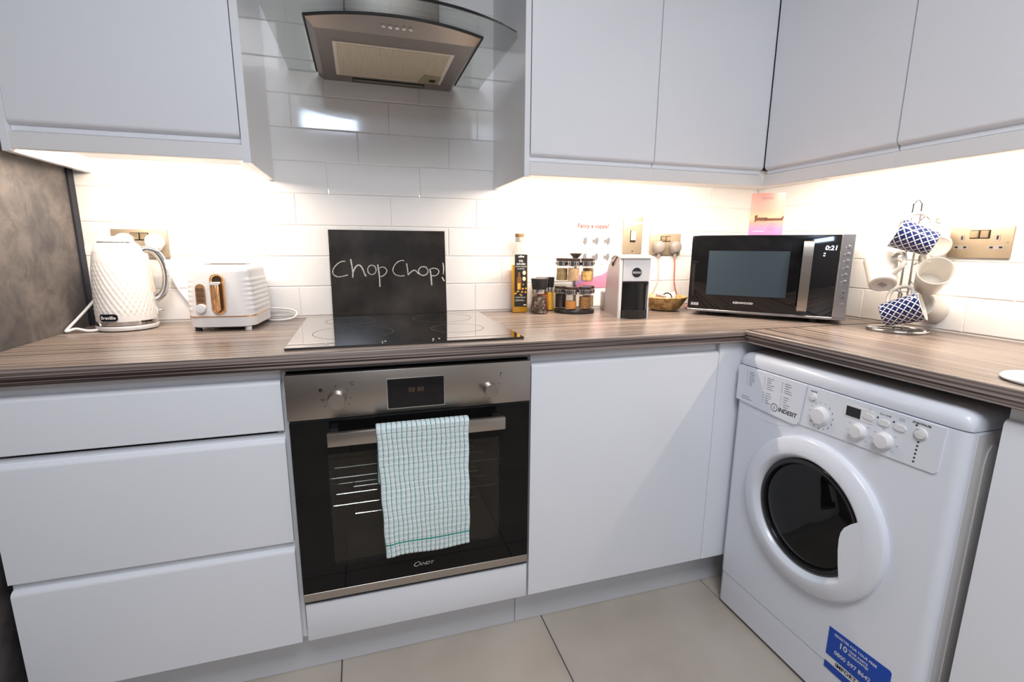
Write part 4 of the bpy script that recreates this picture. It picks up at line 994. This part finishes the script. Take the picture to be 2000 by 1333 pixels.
# ------------------------------------------------------------------ spice rack and its jars
RC = Vector((.6560, -.097, WT)); FA = math.atan2(-1.766+.097, -.109-.656)
t = thing('spice_rack', 'two-tier black and chrome revolving spice rack', 'spice rack', RC, 0)
MB().lathe([(.070, .0005), (.0745, .002), (.0755, .008), (.073, .014), (.060, .0155), (.0005, .0155)], 48).build('base', M_blackm, t)
MB().lathe([(.0055, .015), (.0055, .205)], 14).build('post', M_chrome, t)
MB().lathe([(.009, .200), (.012, .204), (.023, .2165), (.023, .2195), (.0005, .2200)], 28).build('knob', mat('grey_brown_knob', (.15, .12, .10), .35), t)
for zr in (.0795, .1770):
    b = MB().lathe([(.013, zr-.001), (.013, zr+.010)], 20); b.build('hub', M_blackm, t)
    a0 = FA+math.radians(-74+30 if zr < .1 else -66+30)
    for k in range(6):
        a = a0+k*PI/3; b = MB().box(.010, .068, -.0022, .0022, zr, zr+.008); b.xf(Matrix.Rotation(a, 4, 'Z')); b.build('tier_arm', M_chrome, t, 0)
fills = dict(
 black=vor_mat('black_spice', [(.012, .01, .01), (.03, .02, .02), (.02, .015, .02)], 380), orange=vor_mat('orange_powder', [(.55, .22, .05), (.62, .28, .07)], 700),
 brown=vor_mat('brown_seed', [(.30, .15, .05), (.42, .24, .09), (.22, .11, .04)], 380), green=vor_mat('dried_herb', [(.30, .22, .10), (.40, .30, .15), (.22, .17, .08)], 330),
 tan=vor_mat('tan_spice', [(.52, .36, .20), (.60, .44, .26), (.42, .28, .15)], 420), yellow=vor_mat('golden_flake', [(.70, .42, .12), (.80, .55, .22), (.50, .30, .10)], 220))
def jar(label, tier, ang, fill, fh):
    z0 = .0165 if tier == 0 else .1185
    a = FA+math.radians(ang); p = RC+Vector((.0525*math.cos(a), .0525*math.sin(a), z0))
    t = thing('spice_jar', label, 'spice jar', p, 0, 'spice jars in the rack')
    MB().lathe([(.0195, 0), (.0215, .0015), (.0215, .053), (.020, .055)], 24).build('glass_body', M_jarg, t)
    b = MB().lathe([(.0190, .003), (.0198, .004), (.0198, fh), (.0005, fh+.001)], 20); b.build('contents', fills[fill], t)
    b = MB(); b.lathe([(.0225, .0545), (.0235, .0555), (.0235, .0715), (.0225, .0725)], 24); b.build('chrome_collar', M_chrome, t)
    b = MB()
    for k in range(9):
        q = MB().box(-.0016, .0016, -.0240, -.0230, .0585, .0690); q.xf(Matrix.Rotation(a+PI/2+math.radians(-80+20*k), 4, 'Z')); b.add(q.v, q.f)
    b.build('collar_slot', M_dark, t, 0)
    MB().lathe([(.0225, .0725), (.0232, .0735), (.0232, .0815), (.0222, .0825), (.0005, .0825)], 24).build('lid', mat('dark_brown_lid', (.05, .035, .03), .3) if 'dark_brown_lid' not in bpy.data.materials else bpy.data.materials['dark_brown_lid'], t)
jar('jar of black spice on the lower tier, at its left', 0, -74, 'black', .052)
jar('half-full jar of orange powder, front of the lower tier', 0, -14, 'orange', .030)
jar('jar of brown seeds on the lower tier, right of the orange powder', 0, 46, 'brown', .046)
jar('jar at the right edge of the lower tier, mostly hidden', 0, 106, 'tan', .045)
jar('jar of greenish dried herbs on the upper tier, at its left', 1, -66, 'green', .046)
jar('jar of tan spice, front of the upper tier', 1, -6, 'tan', .048)
jar('jar of golden flakes on the upper tier, right of the tan spice', 1, 54, 'yellow', .035)
jar('jar at the right edge of the upper tier, mostly hidden', 1, 114, 'green', .045)

# ------------------------------------------------------------------ coffee machine
t = thing('coffee_machine', 'slim white and grey capsule coffee machine with black cup bay', 'coffee machine', (.7350, -.2880, WT), math.radians(-14.5))
cwd = .1035
side = [(.002, 0), (.0, .012), (.0, .196), (.004, .204), (.03, .210), (.06, .212), (.095, .208), (.13, .197), (.165, .175), (.188, .14), (.200, .09), (.205, .0)]
M_cside = noise_mat('grey_ribbed_plastic', (.36, .31, .31), (.42, .36, .36), 90, .4, 2, stretch=(1, .2, 8))
for x0, x1 in ((0, .012), (cwd-.012, cwd)):
    MB().prism([(y+.012, z) for y, z in side[:1]]+[(max(y, .012), z) for y, z in side[1:]], 0, x0, x1).build('side_panel', M_cside, t, 30)
b = MB().prism([(0, 0), (0, .196), (.004, .203), (.012, .2045), (.012, 0)], 0, 0, .0085); b.build('front_edge', M_wp, t, 30)
b = MB().prism([(0, 0), (0, .196), (.004, .203), (.012, .2045), (.012, 0)], 0, cwd-.004, cwd); b.build('front_edge', M_wp, t, 30)
b = MB().prism([(.0, .127), (.0, .196), (.004, .204), (.03, .2095), (.06, .2115), (.095, .2075), (.13, .1965), (.165, .1745), (.165, .127)], 0, .0105, cwd-.004); b.build('head', M_wp, t, 30)
b = MB(); lid = [(-.006, .204), (-.006, .208), (.03, .214), (.06, .217), (.09, .214), (.125, .203), (.125, .200), (.09, .2095), (.06, .2130), (.03, .2102)]
b.prism(lid, 0, -.003, cwd+.010); b.build('lever_lid', M_wp, t, 30)
MB().prism([(.10, .180), (.10, .186), (.045, .214), (.040, .211)], 0, -.004, -.0005).build('lever_hinge', M_greyplug, t, 30)
MB().prism([(.09, .176), (.098, .176), (.098, .190), (.09, .190)], 0, -.006, -.0005).build('hinge_pin', M_blackm, t, 0)
b = MB()
arc = [(.0125+(cwd-.021)*i/10, .030-.004*math.sin(PI*i/10)) for i in range(11)]
MB().prism([(.0105, .015), (cwd-.004, .015), (cwd-.004, .03), (.0105, .03)], 2, 0, .127).build('cup_bay_back', M_blackm, t, 0)
MB().box(.0105, cwd-.004, -.003, .016, .120, .1275, .002, 1).build('bay_top', M_blackm, t)
b = MB(); b.loft([[(.008+.0905*i/12, .014-.020*math.sin(PI*i/12)**.6, z) for i in range(13)]+[(.0985, .03, z), (.008, .03, z)] for z in (.028, .122)]); b.build('cup_bay', mat('satin_black_bay', (.012, .012, .013), .22), t, 40)
b = MB(); b.loft([[(.007+.093*i/12, .010-.034*math.sin(PI*i/12)**.5, z) for i in range(13)]+[(.100, .03, z), (.007, .03, z)] for z in (.0, .0265, .0285)]); b.build('drip_tray', M_blackm, t, 30)
MB().box(-.004, .050, .207, .262, 0, .072, .005, 2).build('water_tank', mat('grey_tank', (.30, .26, .25), .35), t)
gear = [((.0155 if i % 2 else .0168)*math.cos(2*PI*i/48), (.0155 if i % 2 else .0168)*math.sin(2*PI*i/48)) for i in range(48)]
MB().prism([(.057+x, .157+z) for x, z in gear], 1, -.0012, .001).build('badge', M_ink, t, 0)
MB().box(.0435, .0705, -.0016, -.001, .1535, .1600).build('badge_band_print', M_wp, t, 0)
text('badge_print', 'LAVAZZA', .0056, (.057, -.0020, .1567), (1, 0, 0), (0, 0, 1), M_ink, t, 'CENTER')

# ------------------------------------------------------------------ basket and its contents
t = thing('wicker_basket', 'small straw wicker basket behind the coffee machine', 'basket', (1.028, -.125, WT), .4)
b = MB(); rings = []; nA = 96
for j in range(33):
    u = j/32; r = .046+.036*u**.8; z = .002+.050*u
    rings.append([((r+.0016*math.sin(i*PI/2+ (j % 2)*PI)*(1 if j % 2 else .6))*math.cos(2*PI*i/nA), (r+.0016*math.sin(i*PI/2+(j % 2)*PI))*math.sin(2*PI*i/nA), z+.0006*math.sin(j*PI)) for i in range(nA)])
for j in range(9):
    u = 1-j/8; r = .043+.034*u**.8; z = .006+.046*u
    rings.append([(r*math.cos(2*PI*i/nA), r*math.sin(2*PI*i/nA), z) for i in range(nA)])
b.loft(rings); b.build('woven_bowl', M_wick, t, 30)
b = MB(); b.tube([(.0815*math.cos(2*PI*i/40), .0815*math.sin(2*PI*i/40), .052) for i in range(40)], .0042, 8, True); b.build('rim', M_wick, t, 60)
b = MB()
for k in range(8): b.tube([((.0475+.036*((.006+.0055*k)/.050)**.8)*math.cos(2*PI*i/48), (.0475+.036*((.006+.0055*k)/.05)**.8)*math.sin(2*PI*i/48), .006+.0055*k) for i in range(48)], .0019, 5, True)
b.build('weave', M_wick, t, 60)
for k, (dx, dy, rz, tl, lab, mm) in enumerate(((-.036, -.02, .3, .5, 'white paper sachet leaning at the left of the wicker basket', M_paper), (.040, .02, -.5, -.45, 'white paper sachet at the right of the wicker basket', M_paper), (-.005, .035, .1, .2, 'cream paper sachet at the back of the wicker basket', M_wcer))):
    o = MB().box(-.021, .021, -.003, .003, -.024, .024, .0025, 1).build('sugar_sachet', mm, None)
    o.location = (1.028+dx, -.125+dy, WT+.044); o.rotation_euler = (tl, tl*.5, rz-.6); tag(o, lab, 'sachet', 'sachets in the wicker basket')
o = MB().tube([(1.026+.020*math.cos(PI*i/14)*.8, -.145+.016*math.cos(PI*i/14)*-.5, WT+.048+.020*math.sin(PI*i/14)) for i in range(15)], .0026, 8).build('cable_loop', M_blackm)
tag(o, 'dark cable loop sticking up out of the wicker basket', 'cable')

# ------------------------------------------------------------------ mug tree; frame: a to the right of the view, b towards the room, h up
TR = Vector((1.4165, -.735, WT)); Ra = Vector((.5629, -.8265, 0)); Rb = Vector((-.8265, -.5629, 0))
def P3(a, b_, h): return Ra*a+Rb*b_+Vector((0, 0, h))
t = thing('mug_tree', 'chrome wire mug tree holding six mugs by the right wall', 'mug tree', TR)
b = MB(); b.tube([P3(.072*math.cos(2*PI*i/40), .066*math.sin(2*PI*i/40), .0045) for i in range(40)], .0042, 8, True); b.build('base_ring', M_chrome, t, 60)
b = MB(); b.tube([P3(-.070, 0, .0048), P3(.070, 0, .0048)], .003, 8); b.build('base_bar', M_chrome, t, 60)
loop = [P3(-.007, 0, .006), P3(-.007, 0, .20), P3(-.007, 0, .352), P3(-.004, 0, .370), P3(.003, 0, .378), P3(.010, 0, .370), P3(.012, 0, .352), P3(.012, 0, .2), P3(.012, 0, .006)]
b = MB().tube(spline(loop, 6), .0030, 8); b.build('stem', M_chrome, t, 60)
# navy trellis pattern
M_nav = mat('navy_trellis_glaze', (.02, .03, .12), .12); nt, ns, ln, bs = nodes(M_nav)
uvn = N(nt, 'ShaderNodeUVMap'); sp = N(nt, 'ShaderNodeSeparateXYZ'); ln.new(uvn.outputs[0], sp.inputs[0])
A_ = mth('MULTIPLY', sp.outputs[0], 2*PI*12); B_ = mth('MULTIPLY', sp.outputs[1], 2*PI*5.0)
s1 = mth('ADD', mth('COSINE', A_), mth('COSINE', B_))
s2 = mth('MULTIPLY', mth('SUBTRACT', mth('COSINE', mth('MULTIPLY', A_, 2)), mth('COSINE', mth('MULTIPLY', B_, 2))), .0)
s3 = mth('MULTIPLY', mth('MULTIPLY', mth('SINE', mth('MULTIPLY', A_, 1)), mth('SINE', mth('MULTIPLY', B_, 1))), 0.0)
s4 = mth('MULTIPLY', mth('ADD', mth('COSINE', mth('MULTIPLY', A_, 3)), mth('COSINE', mth('MULTIPLY', B_, 3))), .18)
ff = mth('ABSOLUTE', mth('ADD', s1, s4)); wl_ = mth('LESS_THAN', ff, .44)
mx = N(nt, 'ShaderNodeMixRGB'); ln.new(wl_, mx.inputs[0]); mx.inputs[1].default_value = (.012, .022, .10, 1); mx.inputs[2].default_value = (.80, .79, .80, 1); ln.new(mx.outputs[0], bs.inputs['Base Color'])
def mug_meshes():
    h, rb, rt = .093, .0335, .0420
    n = 48; vs = []; fs = []
    b = MB()
    out = [(rb*.9, 0), (rb, .002)]+[(rb+(rt-rb)*u, .002+(h-.002)*u) for u in [i/6 for i in range(1, 7)]]
    b.lathe(out, n, caps=False)
    me_o = b.mesh('outer', M_nav, 40); uv = me_o.uv_layers.new(name='UVMap')
    for p in me_o.polygons:
        q = [me_o.vertices[me_o.loops[l].vertex_index].co for l in p.loop_indices]
        an = [math.atan2(c.y, c.x)/(2*PI) for c in q]
        mxa = max(an); an = [a+1 if mxa-a > .5 else a for a in an]
        for l, a, c in zip(p.loop_indices, an, q): uv.data[l].uv = (a, c.z/.093)
    inn = [(rt, h), (rt-.0015, h+.001), (rt-.0032, h-.001), (rb-.001, .006), (.0005, .005)]
    me_i = MB().lathe(inn, n, caps=False).mesh('inner', M_wcer, 40)
    me_b = MB().lathe([(.0005, .0012), (rb*.72, .0012), (rb*.80, -.0005), (rb*.9, 0)], n, caps=False).mesh('base', M_wcer, 40)
    hp = spline([(rt-.006, 0, .078), (rt+.012, 0, .082), (rt+.026, 0, .070), (rt+.028, 0, .050), (rt+.018, 0, .030), (rb-.001, 0, .018)], 6)
    hb = MB().tube(hp, .0050, 10); hb.v = [(x, y*1.4, z) for x, y, z in hb.v]; me_h = hb.mesh('handle', M_wcer, 60)
    me_w = MB().lathe(out, n, caps=False).mesh('outer_white', M_wcer, 40)
    return me_o, me_i, me_b, me_h, me_w
MO, MI, MBs, MH, MW_ = mug_meshes()
tree = t
def mug(label, center, axis, handle, navy, arm_h, side=0, stamp=False):
    """center (a,b,h) of the mug's middle, axis from base to rim, handle direction"""
    z = P3(*axis).normalized(); x = P3(*handle); x = (x-z*x.dot(z)).normalized(); y = z.cross(x)
    c = TR+P3(*center)-z*.0465
    t = thing('mug', label, 'mug', (0, 0, 0), 0, 'mugs on the mug tree'); 
    mxx = Matrix(((x.x, y.x, z.x, c.x), (x.y, y.y, z.y, c.y), (x.z, y.z, z.z, c.z), (0, 0, 0, 1)))
    t.matrix_world = mxx
    link('outer_wall', MO if navy else MW_, t); link('inner_wall', MI, t); link('base', MBs, t); link('handle', MH, t)
    if stamp:
        b = MB()
        for k in range(3): b.box(-.007, .007, -.009+.007*k, -.0055+.007*k, .0002, .0008)
        b.build('stamp_print', M_grey, t, 0)
    # chrome arm of the tree: from the stem through the opening of the handle, ending in a ball
    H = c+z*.054+x*(.0335+.0205)-TR; sg = 1 if (arm_h-H.z)*y.z <= 0 else -1
    if side: sg = side
    st = P3(-.007 if center[0] < 0.006 else .012, .0, arm_h); p1 = H-y*.016*sg; p2 = H+y*.022*sg
    pts = spline([st, st.lerp(p1, .55)+Vector((0, 0, -.004)), p1, H, p2], 5)
    b = MB().tube(pts, .0023, 8); b.sphere(p2, .0044); b.build('arm', M_chrome, tree, 60)
    return t
mug('navy trellis patterned mug at the top of the mug tree', (.006, .056, .270), (-.94, .10, .36), (.30, -.35, .90), True, .310)  # mug centres and axes began as image pixels, unprojected at the tree's depth
mug('navy trellis patterned mug at the foot of the mug tree', (.005, .054, .0660), (.92, .10, .36), (-.35, -.38, .85), True, .090)
mug('white mug hanging with its open mouth towards the room, right of the stem', (.059, .018, .160), (.10, .86, .48), (-.42, -.42, .75), False, .200)
mug('white mug showing its stamped base, left of the mug tree stem', (-.056, .022, .172), (-.16, -.66, .74), (.72, .50, .50), False, .225, 0, True)
mug('white mug half hidden at the upper right of the mug tree', (.046, -.072, .262), (-.35, -.85, .30), (.25, .20, .90), False, .290)
mug('white mug half hidden behind the lower navy mug', (.064, -.064, .072), (.35, -.85, -.2), (-.3, .1, .90), False, .150, 1)

# ------------------------------------------------------------------ object at the right edge: round white base with a post
t = thing('kitchen_roll_stand', 'white round stand base at the right edge of the worktop', 'stand', (1.094, -1.243, WT))
MB().lathe([(.070, .0005), (.0765, .0020), (.0775, .005), (.075, .0075), (.02, .009), (.0005, .009)], 64).build('base', M_wp, t)
MB().lathe([(.009, .008), (.008, .012), (.008, .30), (.011, .302), (.011, .312), (.0005, .314)], 20).build('post', M_chrome, t)

# ------------------------------------------------------------------ sub-parts: pieces that sit on another part
def kids(o): return [c for c in bpy.data.objects if c.parent == o]
def base_name(o): return o.name.split('.')[0]
def nest(thing_name, part, names, which=None):
    for t in [o for o in bpy.data.objects if o.parent is None and base_name(o) == thing_name]:
        ks = kids(t); host = next((k for k in ks if base_name(k) == part), None)
        if not host: continue
        for k in ks:
            if base_name(k) in names and k != host: k.parent = host
nest('built_in_oven', 'door', ('window_glass', 'handle', 'handle_mount', 'logo'))
nest('built_in_oven', 'display', ('clock_digit', 'display_frame'))
nest('built_in_oven', 'fascia', ('knob', 'dial_mark_print', 'indicator_lamp', 'print'))
nest('built_in_oven', 'cavity', ('wire_rack', 'rear_rail'))
nest('washing_machine', 'door_ring', ('door_handle', 'porthole_glass', 'door_seal'))
nest('washing_machine', 'control_panel', ('programme_dial', 'knob', 'push_button', 'display', 'display_surround', 'print', 'mark_print', 'indicator_dot_print'))
nest('washing_machine', 'detergent_drawer', ('logo', 'programme_list_print', 'drawer_grip'))
nest('washing_machine', 'sticker', ('sticker_print', 'sticker_band'))
nest('washing_machine', 'drum', ('drum_hole',))
nest('microwave', 'door', ('door_window', 'handle', 'logo', 'clock_digit', 'indicator_light', 'badge_print'))
nest('microwave', 'control_strip', ('push_button', 'rocker_button', 'button_mark_print'))
nest('kettle', 'name_plate', ('logo',)); nest('kettle', 'lid', ('lid_rim',)); nest('kettle', 'body', ('handle_spine', 'spout'))
nest('toaster', 'control_panel', ('push_button', 'browning_dial')); nest('toaster', 'lever', ('lever_grip',)); nest('toaster', 'slot_plate', ('bread_slot',))
nest('cooker_hood', 'filter_frame', ('filter_mesh', 'filter_latch', 'latch_hole')); nest('cooker_hood', 'glass_canopy', ('glass_edge',)); nest('cooker_hood', 'body', ('push_button', 'rear_slot', 'lamp_cover'))
nest('wall_socket', 'faceplate', ('rocker_switch', 'rocker_surround', 'earth_surround', 'earth_hole', 'pin_surround', 'pin_hole', 'screw'))
nest('cooker_switch', 'faceplate', ('printed_band', 'rocker_surround', 'rocker_switch', 'print', 'screw'))
nest('oil_bottle', 'label', ('label_print', 'label_rule_print', 'drawn_bottle_print', 'drawn_oil_print', 'drawn_lemon_print', 'label_seal_print'))
nest('chopping_board', 'panel', ('chalk_lettering_print',)); nest('coffee_machine', 'badge', ('badge_print', 'badge_band_print')); nest('coffee_machine', 'lever_lid', ('lever_hinge', 'hinge_pin'))
nest('induction_hob', 'glass_plate', ('cooking_zone_ring', 'touch_control_print')); nest('instruction_sheet', 'sheet', ('print', 'print_rule', 'sketch_print', 'caption_print', 'pink_wave_print', 'mauve_wave_print'))
nest('review_card', 'card_face', ('print', 'bridge_print', 'emblem_print', 'print_rule')); nest('spice_rack', 'post', ('hub', 'tier_arm')); nest('spice_jar', 'lid', ('chrome_collar', 'collar_slot'))
nest('wicker_basket', 'woven_bowl', ('rim', 'weave'))
for o in bpy.data.objects:
    if base_name(o) in ('mark_print', 'dial_mark_print', 'touch_control_print', 'indicator_dot_print', 'programme_list_print', 'collar_slot', 'drawn_lemon_print', 'bridge_print', 'badge_print', 'label_rule_print', 'weave', 'emblem_print', 'drum_hole', 'filter_mesh') and o.parent is not None and o.type == 'MESH':
        o['kind'] = 'stuff'
